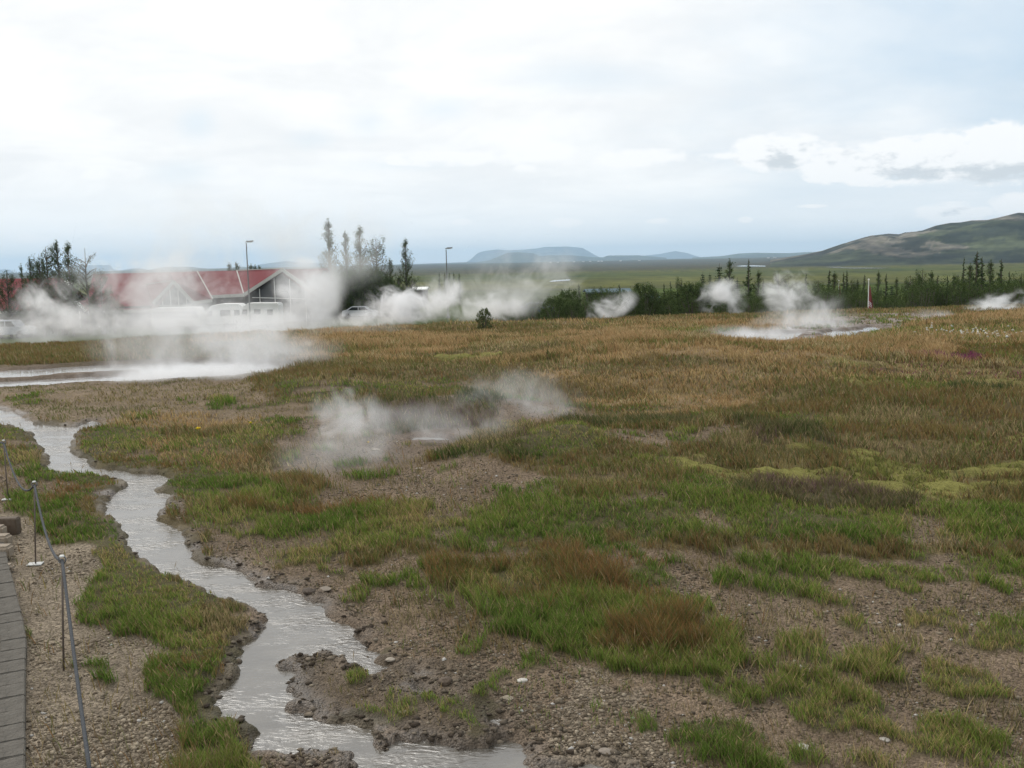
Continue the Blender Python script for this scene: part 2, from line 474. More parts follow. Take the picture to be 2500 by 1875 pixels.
TUFTS = [(1670, 1282, 80, 33), (1600, 1270, 60, 20), (1820, 1352, 55, 22), (1970, 1410, 90, 40), (2150, 1362, 90, 28), (2170, 1480, 90, 45),
         (2030, 1645, 150, 32), (1570, 1600, 120, 45), (1190, 1570, 60, 20), (1740, 1228, 80, 22), (1480, 1182, 120, 18), (1300, 1158, 90, 15),
         (1965, 1322, 60, 18), (1500, 1322, 45, 16), (1310, 1552, 28, 10), (1430, 1500, 70, 25), (1860, 1545, 70, 25), (1900, 1240, 100, 18),
         (2100, 1230, 110, 22), (1255, 1192, 40, 10), (770, 1230, 32, 8), (860, 1260, 22, 7), (905, 1265, 18, 6), (795, 1262, 20, 7), (1210, 1390, 45, 18),
         (1080, 1365, 45, 20), (760, 1465, 40, 24), (1700, 1340, 30, 9), (2000, 1480, 60, 18), (1760, 1500, 50, 16), (1560, 1280, 30, 9),
         (240, 1440, 26, 9), (280, 1465, 36, 9), (200, 1440, 18, 7), (70, 1360, 18, 18), (455, 872, 55, 8), (520, 880, 80, 8), (40, 868, 60, 12),
         (290, 905, 30, 6), (1400, 1560, 60, 16), (1640, 1500, 60, 18), (430, 1290, 60, 22), (330, 1320, 80, 16), (640, 905, 70, 12), (550, 925, 60, 8),
         (1220, 1420, 40, 14), (1500, 1430, 60, 14), (2190, 1240, 60, 20), (1620, 1230, 50, 12), (1850, 1480, 45, 16), (1340, 1500, 30, 10)]


def zones(x, y):
    """weights (n, types) for world points"""
    n = len(x)
    W = np.zeros((n, len(TYPES)), np.float32)
    W[:, TI['O']] = 1
    d = np.hypot(x, y)
    amp = 0.10 + 0.018 * d
    dx = fbm(x / 1.1, y / 1.1, 11, 4) * amp * 3
    dy = fbm(x / 1.1 + 50, y / 1.1, 12, 4) * amp * 3
    dx = dx + fbm(x / .22, y / .22, 13, 3) * amp * 1.3
    dy = dy + fbm(x / .22, y / .22, 14, 3) * amp * 1.6
    px, py, dep = w2p(x + dx, y + dy, base_z(x, y))
    front = dep > 0.5
    px = np.where(front, np.clip(px, -3000, 6000), 9000)
    py = np.where(front, np.clip(py, 0, 3000), 9000)
    px /= 1.1302
    py /= 1.1302
    for t, poly, soft, st in ZONES:
        P = [(a, b * 2.0) for a, b in poly]
        xs = [p[0] for p in P]; ys = [p[1] for p in P]
        m = (px > min(xs) - 60) & (px < max(xs) + 60) & (py * 2 > min(ys) - 60) & (py * 2 < max(ys) + 60)
        if not m.any():
            continue
        sd = poly_sd(px[m], py[m] * 2.0, P)
        a = sm(0.5 - sd / (2.2 * soft)) * st
        W[m] *= (1 - a)[:, None]
        W[m, TI[t]] += a
    # tufts
    g = np.zeros(n)
    for (cx, cy_, rx, ry) in TUFTS:
        q = ((px - cx) / (rx * .85)) ** 2 + ((py - cy_) / (ry * .85)) ** 2
        g = np.maximum(g, sm((1.5 - q) / 0.9))
    # scattered procedural tufts on the bare soil
    nz = fbm(x / .55, y / .55, 31, 3)
    sc = sm((nz - .12) / .05) * (W[:, TI['S']] > .3) * (px > 1050) * .75
    sc2 = sm((fbm(x / .35, y / .35, 37, 3) - .16) / .04) * (W[:, TI['S']] > .3) * .6
    pick = vnoise(x / 1.3, y / 1.3, 41)
    g = g * .95
    W *= (1 - g)[:, None]; W[:, TI['G']] += g
    a = np.maximum(sc, sc2)
    W *= (1 - a)[:, None]
    W[:, TI['G']] += a * (pick > .25)
    W[:, TI['O']] += a * (pick <= .25)
    mm = W[:, TI['M']]
    q = fbm(x / 1.3, y / .6, 59, 5)
    k1 = sm((q - .05) / .06) * .7 * mm
    W[:, TI['M']] -= k1; W[:, TI['O']] += k1 * .75; W[:, TI['H']] += k1 * .25
    rr_ = W[:, TI['R']]
    k1 = sm((fbm(x / .45, y / .45, 67, 4) + .03) / .08) * .8 * rr_
    W[:, TI['R']] -= k1; W[:, TI['G']] += k1
    # drifts of greener and browner growth through the tan grass
    dd = W[:, TI['D']]
    q = fbm(x / 5.0 + 9, y / 2.6, 57, 4)
    dens_ = .5 + .5 * sm((fbm(x / 9.0, y / 6.0, 87, 2) + .12) / .1)
    k1 = sm((q - .04) / .06) * .85 * dd * dens_
    k2 = sm((-.07 - q) / .06) * .85 * dd * dens_
    W[:, TI['D']] -= k1 + k2; W[:, TI['O']] += k1; W[:, TI['G']] += k2 * .6; W[:, TI['R']] += k2 * .4
    # bare openings inside green areas
    bare = sm((fbm(x / .6, y / .6, 51, 4) - .09) / .06) * .85 * W[:, TI['G']]
    W[:, TI['G']] -= bare; W[:, TI['S']] += bare
    # out of the picture and behind the camera: mixed heath
    far = sm((py * 0 + np.abs(x) - (np.maximum(y, 0) * .75 + 3)) / 2.0)
    q = vnoise(x / 3.0, y / 3.0, 61)
    W *= (1 - far)[:, None]
    W[:, TI['O']] += far * (q > .5); W[:, TI['S']] += far * (q <= .5)
    W = np.maximum(W, 0) ** 1.5
    W /= W.sum(1, keepdims=True)
    return W


# ------------------------------------------------------------------ mesh helpers
def tag(o, label=None, cat=None, group=None, kind=None):
    if label: o['label'] = label
    if cat: o['category'] = cat
    if group: o['group'] = group
    if kind: o['kind'] = kind
    return o


def np_mesh(name, verts, faces_flat, loop_totals, mat, parent=None, cols=None, smooth=False, extra=None):
    me = bpy.data.meshes.new(name)
    nv = len(verts)
    me.vertices.add(nv)
    me.vertices.foreach_set('co', np.ascontiguousarray(verts, np.float32).ravel())
    me.loops.add(len(faces_flat))
    me.loops.foreach_set('vertex_index', np.ascontiguousarray(faces_flat, np.int32))
    lt = np.ascontiguousarray(loop_totals, np.int32)
    me.polygons.add(len(lt))
    ls = np.zeros(len(lt), np.int32)
    ls[1:] = np.cumsum(lt)[:-1]
    me.polygons.foreach_set('loop_start', ls)
    me.polygons.foreach_set('loop_total', lt)
    me.update(calc_edges=True)
    if cols is not None:
        ca = me.color_attributes.new('Col', 'FLOAT_COLOR', 'POINT')
        c4 = np.ones((nv, 4), np.float32)
        c4[:, :3] = cols
        ca.data.foreach_set('color', c4.ravel())
    if extra is not None:
        for k, v in extra.items():
            at_ = me.attributes.new(k, 'FLOAT', 'POINT')
            at_.data.foreach_set('value', np.ascontiguousarray(v, np.float32))
    if smooth:
        me.polygons.foreach_set('use_smooth', np.ones(len(lt), bool))
    if mat:
        me.materials.append(mat)
    o = bpy.data.objects.new(name, me)
    COL.objects.link(o)
    o.parent = parent
    return o


class MB:
    """collects simple solids into one mesh"""

    def __init__(s):
        s.v, s.f = [], []

    def add(s, vs, fs):
        b = len(s.v)
        s.v += [tuple(v) for v in vs]
        s.f += [tuple(b + i for i in f) for f in fs]
        return s

    def box(s, c, d, rot=0.0):
        cx, cy_, cz = c
        hx, hy, hz = d[0] / 2, d[1] / 2, d[2] / 2
        vs = []
        for z in (-hz, hz):
            for x, y in ((-hx, -hy), (hx, -hy), (hx, hy), (-hx, hy)):
                vs.append((cx + x * math.cos(rot) - y * math.sin(rot), cy_ + x * math.sin(rot) + y * math.cos(rot), cz + z))
        return s.add(vs, [(0, 3, 2, 1), (4, 5, 6, 7), (0, 1, 5, 4), (1, 2, 6, 5), (2, 3, 7, 6), (3, 0, 4, 7)])

    def tube(s, pts, rad, n=8, caps=True):
        pts = [Vector(p) for p in pts]
        if isinstance(rad, (int, float)):
            rad = [rad] * len(pts)
        rings = []
        for i, p in enumerate(pts):
            t = (pts[min(i + 1, len(pts) - 1)] - pts[max(i - 1, 0)]).normalized()
            a = t.orthogonal().normalized() if abs(t.z) > .9 else t.cross(Vector((0, 0, 1))).normalized()
            b = t.cross(a)
            rings.append([p + (a * math.cos(2 * math.pi * k / n) + b * math.sin(2 * math.pi * k / n)) * rad[i] for k in range(n)])
        vs = [v for r in rings for v in r]
        fs = []
        for i in range(len(pts) - 1):
            for k in range(n):
                k2 = (k + 1) % n
                fs.append((i * n + k, i * n + k2, (i + 1) * n + k2, (i + 1) * n + k))
        if caps:
            fs.append(tuple(range(n))[::-1])
            fs.append(tuple((len(pts) - 1) * n + k for k in range(n)))
        return s.add(vs, fs)

    def slab(s, poly, th, nrm=None):
        """thick polygon"""
        P = [Vector(p) for p in poly]
        if nrm is None:
            nrm = Vector((0, 0, 0))
            for i in range(len(P)):
                nrm += (P[i] - P[0]).cross(P[(i + 1) % len(P)] - P[0])
            nrm.normalize()
        else:
            nrm = Vector(nrm).normalized()
        n = len(P)
        vs = P + [p - nrm * th for p in P]
        fs = [tuple(range(n)), tuple(range(2 * n - 1, n - 1, -1))]
        for i in range(n):
            j = (i + 1) % n
            fs.append((i, n + i, n + j, j))
        return s.add(vs, fs)

    def prism(s, prof, y0, y1, xf=lambda p: p):
        """profile in x,z extruded along y"""
        n = len(prof)
        vs = [xf((x, y0, z)) for x, z in prof] + [xf((x, y1, z)) for x, z in prof]
        fs = [tuple(range(n)), tuple(range(2 * n - 1, n - 1, -1))]
        for i in range(n):
            j = (i + 1) % n
            fs.append((i, n + i, n + j, j))
        return s.add(vs, fs)

    def build(s, name, mat, parent=None, smooth=False, bevel=0):
        me = bpy.data.meshes.new(name)
        me.from_pydata(s.v, [], s.f)
        me.update()
        import bmesh
        bm = bmesh.new(); bm.from_mesh(me)
        bmesh.ops.recalc_face_normals(bm, faces=bm.faces)
        bm.to_mesh(me); bm.free()
        if smooth:
            me.polygons.foreach_set('use_smooth', [True] * len(me.polygons))
        me.materials.append(mat)
        o = bpy.data.objects.new(name, me)
        COL.objects.link(o)
        o.parent = parent
        if bevel:
            md = o.modifiers.new('bevel', 'BEVEL'); md.width = bevel; md.segments = 2
        return o


def empty(name, loc, rz=0.0):
    o = bpy.data.objects.new(name, None)
    COL.objects.link(o)
    o.location = loc
    o.rotation_euler = (0, 0, rz)
    o.empty_display_size = .2
    return o


def copy_tree(o, parent=None):
    c = o.copy()
    COL.objects.link(c)
    c.parent = parent
    for ch in [q for q in bpy.data.objects if q.parent == o]:
        copy_tree(ch, c)
    return c


# ------------------------------------------------------------------ materials
def new_mat(name):
    m = bpy.data.materials.new(name)
    m.use_nodes = True
    nt = m.node_tree
    nt.nodes.clear()
    return m, nt, nt.nodes, nt.links


def plain(name, col, rough=.7, var=.15, scale=6.0, metal=0.0, bump=0.0, bscale=30.0, spec=.4):
    m, nt, N, L = new_mat(name)
    out = N.new('ShaderNodeOutputMaterial')
    b = N.new('ShaderNodeBsdfPrincipled')
    b.inputs['Roughness'].default_value = rough
    b.inputs['Metallic'].default_value = metal
    b.inputs['Specular IOR Level'].default_value = spec
    tc = N.new('ShaderNodeTexCoord')
    no = N.new('ShaderNodeTexNoise')
    no.inputs['Scale'].default_value = scale
    no.inputs['Detail'].default_value = 6
    L.new(tc.outputs['Object'], no.inputs['Vector'])
    mx = N.new('ShaderNodeMix'); mx.data_type = 'RGBA'
    mx.inputs[6].default_value = (*[c * (1 - var) for c in col], 1)
    mx.inputs[7].default_value = (*[min(1, c * (1 + var)) for c in col], 1)
    L.new(no.outputs['Fac'], mx.inputs[0])
    L.new(mx.outputs[2], b.inputs['Base Color'])
    if bump:
        n2 = N.new('ShaderNodeTexNoise'); n2.inputs['Scale'].default_value = bscale; n2.inputs['Detail'].default_value = 5
        L.new(tc.outputs['Object'], n2.inputs['Vector'])
        bp = N.new('ShaderNodeBump'); bp.inputs['Strength'].default_value = bump; bp.inputs['Distance'].default_value = .02
        L.new(n2.outputs['Fac'], bp.inputs['Height'])
        L.new(bp.outputs[0], b.inputs['Normal'])
    L.new(b.outputs[0], out.inputs[0])
    return m


def ground_mat():
    m, nt, N, L = new_mat('ground')
    out = N.new('ShaderNodeOutputMaterial')
    b = N.new('ShaderNodeBsdfPrincipled')
    b.inputs['Roughness'].default_value = .9
    b.inputs['Specular IOR Level'].default_value = .25
    col = N.new('ShaderNodeAttribute'); col.attribute_name = 'Col'
    gr = N.new('ShaderNodeAttribute'); gr.attribute_name = 'gravel'
    wet = N.new('ShaderNodeAttribute'); wet.attribute_name = 'wet'
    geo = N.new('ShaderNodeNewGeometry')

    def noise(scale, det=6, ro=.6):
        n = N.new('ShaderNodeTexNoise'); n.inputs['Scale'].default_value = scale
        n.inputs['Detail'].default_value = det; n.inputs['Roughness'].default_value = ro
        L.new(geo.outputs['Position'], n.inputs['Vector'])
        return n.outputs['Fac']

    def rng_(v, a, b_, c, d):
        n = N.new('ShaderNodeMapRange'); L.new(v, n.inputs[0])
        for i, k in enumerate((a, b_, c, d)):
            n.inputs[i + 1].default_value = k
        return n.outputs[0]

    def mul(a, b_):
        n = N.new('ShaderNodeMath'); n.operation = 'MULTIPLY'
        for i, v in enumerate((a, b_)):
            if isinstance(v, (int, float)): n.inputs[i].default_value = v
            else: L.new(v, n.inputs[i])
        return n.outputs[0]
    f1 = rng_(noise(1.7, 8, .65), .3, .7, .72, 1.28)
    f2 = rng_(noise(28, 5, .7), .25, .75, .6, 1.4)
    f3 = rng_(noise(.13, 6, .6), .3, .7, .85, 1.15)
    vo = N.new('ShaderNodeTexVoronoi'); vo.inputs['Scale'].default_value = 80
    L.new(geo.outputs['Position'], vo.inputs['Vector'])
    sp = N.new('ShaderNodeSeparateColor'); L.new(vo.outputs['Color'], sp.inputs[0])
    cell = rng_(sp.outputs[0], 0, 1, .55, 1.5)
    mixg = N.new('ShaderNodeMix'); mixg.data_type = 'FLOAT'
    L.new(gr.outputs['Fac'], mixg.inputs[0]); mixg.inputs[2].default_value = 1.0; L.new(cell, mixg.inputs[3])
    tot = mul(mul(mul(f1, f2), f3), mixg.outputs[0])
    vm = N.new('ShaderNodeVectorMath'); vm.operation = 'SCALE'
    L.new(col.outputs['Color'], vm.inputs[0]); L.new(tot, vm.inputs['Scale'])
    L.new(vm.outputs[0], b.inputs['Base Color'])
    ro = rng_(wet.outputs['Fac'], 0, 1, .92, .45)
    L.new(ro, b.inputs['Roughness'])
    L.new(rng_(wet.outputs['Fac'], 0, 1, .03, .5), b.inputs['Specular IOR Level'])
    bp = N.new('ShaderNodeBump'); bp.inputs['Strength'].default_value = .9; bp.inputs['Distance'].default_value = .015
    bsum = N.new('ShaderNodeMath'); bsum.operation = 'ADD'
    L.new(mul(vo.outputs['Distance'], -.8), bsum.inputs[0]); L.new(noise(14, 8, .7), bsum.inputs[1])
    L.new(bsum.outputs[0], bp.inputs['Height'])
    L.new(bp.outputs[0], b.inputs['Normal'])
    L.new(b.outputs[0], out.inputs[0])
    return m


def leaf_mat(name, transl=.3, up=.9):
    m, nt, N, L = new_mat(name)
    out = N.new('ShaderNodeOutputMaterial')
    col = N.new('ShaderNodeAttribute'); col.attribute_name = 'Col'
    d = N.new('ShaderNodeBsdfDiffuse'); t = N.new('ShaderNodeBsdfTranslucent')
    L.new(col.outputs['Color'], d.inputs[0]); L.new(col.outputs['Color'], t.inputs[0])
    geo = N.new('ShaderNodeNewGeometry')
    va = N.new('ShaderNodeVectorMath'); va.operation = 'SCALE'; va.inputs['Scale'].default_value = .7
    L.new(geo.outputs['Normal'], va.inputs[0])
    vb = N.new('ShaderNodeVectorMath'); vb.operation = 'ADD'; vb.inputs[1].default_value = (0, 0, up)
    L.new(va.outputs[0], vb.inputs[0])
    vn = N.new('ShaderNodeVectorMath'); vn.operation = 'NORMALIZE'; L.new(vb.outputs[0], vn.inputs[0])
    L.new(vn.outputs[0], d.inputs['Normal'])
    mx = N.new('ShaderNodeMixShader'); mx.inputs[0].default_value = transl
    L.new(d.outputs[0], mx.inputs[1]); L.new(t.outputs[0], mx.inputs[2])
    L.new(mx.outputs[0], out.inputs[0])
    return m


def col_mat(name, rough=.85, bump=0.4, mott=None):
    m, nt, N, L = new_mat(name)
    out = N.new('ShaderNodeOutputMaterial')
    b = N.new('ShaderNodeBsdfPrincipled'); b.inputs['Roughness'].default_value = rough
    b.inputs['Specular IOR Level'].default_value = .08
    col = N.new('ShaderNodeAttribute'); col.attribute_name = 'Col'
    geo = N.new('ShaderNodeNewGeometry')
    n = N.new('ShaderNodeTexNoise'); n.inputs['Scale'].default_value = 60; n.inputs['Detail'].default_value = 4
    L.new(geo.outputs['Position'], n.inputs['Vector'])
    bp = N.new('ShaderNodeBump'); bp.inputs['Strength'].default_value = bump; bp.inputs['Distance'].default_value = .01
    L.new(n.outputs['Fac'], bp.inputs['Height']); L.new(bp.outputs[0], b.inputs['Normal'])
    if mott:
        last = col.outputs['Color']
        for sc_, lo, hi in mott:
            q = N.new('ShaderNodeTexNoise'); q.inputs['Scale'].default_value = sc_; q.inputs['Detail'].default_value = 7; q.inputs['Roughness'].default_value = .65
            mp = N.new('ShaderNodeMapping'); mp.inputs['Scale'].default_value = (1, .6, 3.0)
            L.new(geo.outputs['Position'], mp.inputs['Vector']); L.new(mp.outputs[0], q.inputs['Vector'])
            r_ = N.new('ShaderNodeMapRange'); L.new(q.outputs['Fac'], r_.inputs[0])
            for i, k in enumerate((.38, .62, lo, hi)):
                r_.inputs[i + 1].default_value = k
            v = N.new('ShaderNodeVectorMath'); v.operation = 'SCALE'; L.new(last, v.inputs[0]); L.new(r_.outputs[0], v.inputs['Scale'])
            last = v.outputs[0]
        L.new(last, b.inputs['Base Color'])
    else:
        L.new(col.outputs['Color'], b.inputs['Base Color'])
    L.new(b.outputs[0], out.inputs[0])
    return m


def water_mat(name, col=(.088, .078, .064), bscale=10.0, strength=.36, rough=.13):
    m, nt, N, L = new_mat(name)
    out = N.new('ShaderNodeOutputMaterial')
    b = N.new('ShaderNodeBsdfPrincipled')
    b.inputs['Roughness'].default_value = rough
    b.inputs['IOR'].default_value = 2.05
    b.inputs['Specular IOR Level'].default_value = .5
    geo = N.new('ShaderNodeNewGeometry')
    mp = N.new('ShaderNodeMapping'); mp.inputs['Rotation'].default_value = (0, 0, -.25)
    mp.inputs['Scale'].default_value = (1.0, 1.9, 1)
    L.new(geo.outputs['Position'], mp.inputs['Vector'])
    n1 = N.new('ShaderNodeTexNoise'); n1.inputs['Scale'].default_value = bscale; n1.inputs['Detail'].default_value = 5; n1.inputs['Distortion'].default_value = 1.6
    n2 = N.new('ShaderNodeTexNoise'); n2.inputs['Scale'].default_value = 2.2; n2.inputs['Detail'].default_value = 5
    L.new(mp.outputs[0], n1.inputs['Vector']); L.new(mp.outputs[0], n2.inputs['Vector'])
    mx = N.new('ShaderNodeMix'); mx.data_type = 'RGBA'
    mx.inputs[6].default_value = (*[c * .3 for c in col], 1); mx.inputs[7].default_value = (*[c * 2.0 for c in col], 1)
    L.new(n2.outputs['Fac'], mx.inputs[0]); L.new(mx.outputs[2], b.inputs['Base Color'])
    bp = N.new('ShaderNodeBump'); bp.inputs['Strength'].default_value = strength; bp.inputs['Distance'].default_value = .02
    n3 = N.new('ShaderNodeTexNoise'); n3.inputs['Scale'].default_value = 1.3; n3.inputs['Detail'].default_value = 4
    L.new(mp.outputs[0], n3.inputs['Vector'])
    mr = N.new('ShaderNodeMapRange'); L.new(n3.outputs['Fac'], mr.inputs[0])
    for i, k in enumerate((.40, .62, strength * .25, strength * 2.0)):
        mr.inputs[i + 1].default_value = k
    L.new(mr.outputs[0], bp.inputs['Strength'])
    L.new(n1.outputs['Fac'], bp.inputs['Height']); L.new(bp.outputs[0], b.inputs['Normal'])
    L.new(b.outputs[0], out.inputs[0])
    return m


MG = ground_mat()
MLEAF = leaf_mat('grass blades', .35)
MTREE = leaf_mat('foliage', .25, .6)
MSTONE = col_mat('stones')
MHILL = col_mat('hill cover', .95, 0.0, [(.006, .5, 1.5), (.022, .5, 1.6)])
MW = water_mat('stream water')
MWP = water_mat('hot pool water', (.25, .245, .24), 5.0, .12, .1)
M_BARK = plain('bark', (.10, .085, .07), .9, .3, 10)
M_RED = plain('red roof sheet', (.165, .036, .042), .8, .2, 1.2, 0, 0, 30, .1)
M_WHITE = plain('white paint', (.72, .72, .70), .5, .06, 3)
M_TRIM = plain('weathered pale trim', (.42, .42, .39), .7, .12, 3)
M_WALL = plain('dark timber wall', (.05, .045, .042), .9, .25, 4, 0, 0, 30, .1)
M_GLASS = plain('dark glass', (.025, .03, .033), .25, .1, 3, 0, 0, 30, .35)
M_STEEL = plain('galvanised steel', (.17, .17, .17), .6, .1, 20, .3)
M_ROPE = plain('grey rope', (.048, .052, .058), .85, .2, 60, 0, .6, 120)
M_TYRE = plain('tyre rubber', (.025, .025, .025), .85, .1)
M_KERB = plain('grey paving block', (.125, .114, .098), .95, .45, 14, 0, 1.0, 60, .1)
M_STEP = plain('beige stone step', (.27, .22, .165), .85, .2, 18, 0, .5, 60)

# ------------------------------------------------------------------ ground sheet


def local_z(x, y, s=None, big=None):
    """height of the near ground"""
    z = base_z(x, y)
    if s is None:
        s, big = water_sd(x, y)
    d = np.hypot(x, y)
    j = fbm(x / .35, y / .35, 71, 4)
    j2 = fbm(x / .09, y / .09, 75, 3)
    s_ = s + .02 + j * .20 + j2 * .11
    b_ = big + fbm(x / .8, y / .8, 73, 4) * .7
    near = sm((70 - d) / 20)
    wdist = np.minimum(np.maximum(s, 0) / 1.0, np.maximum(big, 0) / 2.5)
    und = sm(np.clip(wdist, 0, 1))
    for bx, by, r_, h in BUMPS:
        z = z + h * np.exp(-((x - bx) ** 2 + (y - by) ** 2) / (r_ * r_)) * (.25 + .75 * und)
    z = z + und * near * (fbm(x / 3.2, y / 3.2, 81, 3) * .20 + fbm(x / .7, y / .7, 83, 3) * .06)
    z = z + near * (fbm(x / .16, y / .16, 85, 3) * .028 + .006)
    # stream bed and banks
    w = sm((0.05 - s_) / 0.10)
    z = z * (1 - w) + (-.075) * w
    # crumbled lip beside the water
    lip = np.exp(-((s_ - .14) / .12) ** 2)
    z = z + lip * np.maximum(0, j2 + .1) * .07
    w2 = sm((.12 - b_) / .24)
    z = z * (1 - w2) + (np.where(y > 26, base_z(x, y), 0) - .14) * w2
    return z


def build_ground():
    # polar sheet, fine in front of the camera, running out past the hills
    rr = [0.0, .8, 1.6, 2.4, 3.0]
    r_ = 3.4
    while r_ < 62:
        rr.append(r_); r_ *= 1.0055
    while r_ < 600:
        rr.append(r_); r_ *= 1.02
    while r_ < 24000:
        rr.append(r_); r_ *= 1.05
    rr = np.array(rr)
    th = np.concatenate([np.arange(-180, -45, 5.0), np.arange(-45, -31, 0.5), np.arange(-31, 31, 0.085), np.arange(31, 45, .5), np.arange(45, 180, 5.0)])
    T, Rr = np.meshgrid(np.radians(th), rr)
    x = (Rr * np.sin(T)).ravel(); y = (Rr * np.cos(T)).ravel()
    nr, nt_ = T.shape
    near = (np.hypot(x, y) < 75)
    z = base_z(x, y)
    W = np.zeros((len(x), len(TYPES)), np.float32)
    W[:, TI['F']] = 1
    W[near] = zones(x[near], y[near])
    s = np.full(len(x), 9e3); b = np.full(len(x), 9e3)
    s[near], b[near] = water_sd(x[near], y[near])
    z[near] = local_z(x[near], y[near], s[near], b[near])
    # turf stands a little proud of the bare soil; moss is lumpy
    turf = W[:, TI['G']] + W[:, TI['R']] + W[:, TI['D']] + W[:, TI['H']] + .6 * W[:, TI['O']]
    moss = W[:, TI['M']]
    dn = np.hypot(x, y)
    wmask = sm((s - .02) / .15) * sm((b - .1) / .4) * sm((60 - dn) / 10)
    z += wmask * (.022 * turf + moss * .16 * np.clip(fbm(x / .30, y / .30, 91, 3) + .15, 0, 1))
    C = np.zeros((len(x), 3))
    for t in TYPES:
        C += W[:, TI[t]][:, None] * np.array(SPEC[t][0])
    # moist dark edges by the water are wet mud
    mud = np.clip(np.exp(-np.maximum(s + fbm(x / .3, y / .3, 95, 3) * .3, 0) / .09), 0, 1) * (1 - .6 * np.clip(turf, 0, 1))
    mud = np.where(near, mud, 0)
    C = C * (1 - .75 * mud[:, None]) + np.array((.080, .062, .046)) * .75 * mud[:, None]
    mud2 = np.where(near, np.exp(-np.maximum(b, 0) / .7), 0) * .6
    C = C * (1 - mud2[:, None]) + np.array((.12, .10, .09)) * mud2[:, None]
    # plain beyond the crest
    far = ~near
    xf, yf = x[far], y[far]
    D = np.hypot(xf, yf)
    n1 = fbm(xf / 60, yf / 60, 101, 4); n2 = fbm(xf / 400, yf / 400, 103, 4); n3 = fbm(xf / 18, yf / 18, 105, 3)
    g1 = np.array((.085, .098, .022)); g2 = np.array((.062, .085, .022)); ol = np.array((.100, .088, .036)); br = np.array((.070, .058, .036)); dk = np.array((.030, .042, .018))
    c = g1[None] + (g2 - g1)[None] * sm((n1 + .15) / .3)[:, None]
    a = sm((D - 420) / 120) * sm((n2 + .22) / .25)
    c = c * (1 - a)[:, None] + np.array((.108, .110, .028))[None] * a[:, None]
    a = sm((D - 1500) / 500)
    c = c * (1 - a)[:, None] + (br[None] * (1 - sm((n2 + .1) / .2))[:, None] + ol[None] * .8 * sm((n2 + .1) / .2)[:, None]) * a[:, None]
    a = sm((n3 - .08) / .08) * sm((D - 900) / 900) * .7
    c = c * (1 - a)[:, None] + dk[None] * a[:, None]
    for d0, wd, k in ((430, 9, .8), (640, 16, .85), (1150, 30, .5)):       # ditches and hedge lines crossing the plain
        line = np.exp(-((yf - d0 - 12 * np.sin(xf / 90) + xf * .04) / wd) ** 2) * k
        c = c * (1 - line)[:, None] + dk[None] * line[:, None]
    c *= (.84 + n3 * .9)[:, None]
    C[far] = c
    # hot-spring gravel yard round the buildings
    idx = np.arange(nr * nt_).reshape(nr, nt_)
    a_ = idx[:-1]; b_ = idx[1:]
    q = np.stack([a_, np.roll(a_, -1, 1), np.roll(b_, -1, 1), b_], -1).reshape(-1, 4)
    q = q[nt_:]  # drop the degenerate ring at the centre
    fan = np.stack([np.full(nt_, idx[0, 0]), idx[1], np.roll(idx[1], -1)], -1)
    V = np.stack([x, y, z], -1)
    V[0:nt_] = V[0]
    flat = np.concatenate([q[:, ::-1].ravel(), fan[:, ::-1].ravel()])
    lt = np.concatenate([np.full(len(q), 4), np.full(len(fan), 3)])
    grav = np.clip(W[:, TI['L']] + .85 * W[:, TI['S']] + .5 * W[:, TI['T']] + .4 * W[:, TI['B']], 0, 1)
    o = np_mesh('ground', V, flat, lt, MG, cols=C, smooth=True, extra={'gravel': grav, 'wet': np.clip(mud, 0, 1)})
    tag(o, kind='structure')
    # water sheets: real surface, meeting the banks where the ground rises through it
    s4 = s[q].min(1); b4 = b[q].min(1)
    for nm, mask, lev, mt in (('stream', s4 < .35, -.022, MW), ('hot_pool', b4 < .8, -.07, MWP)):
        f = q[mask]
        used, inv = np.unique(f.ravel(), return_inverse=True)
        Vw = V[used].copy()
        Vw[:, 2] = np.where(Vw[:, 1] > 26, base_z(Vw[:, 0], Vw[:, 1]), 0) + lev
        w = np_mesh('water', Vw, inv.reshape(-1, 4)[:, ::-1].ravel(), np.full(len(f), 4), mt, smooth=True)
        tag(w, kind='structure')
        w.name = nm
    return o


ground = build_ground()


def zat(x, y):
    x = np.atleast_1d(np.asarray(x, float)); y = np.atleast_1d(np.asarray(y, float))
    return local_z(x, y)


def zg(x, y):
    return float(zat(x, y)[0])


# ------------------------------------------------------------------ grass
def sample_fan(n, r0, r1, power, half=31.5):
    """points in the view fan, density falling with distance"""
    u = rng.random(n)
    k = 2 - power
    r = (r0 ** k + u * (r1 ** k - r0 ** k)) ** (1 / k)
    t = np.radians(rng.uniform(-half, half, n))
    return r * np.sin(t), r * np.cos(t)


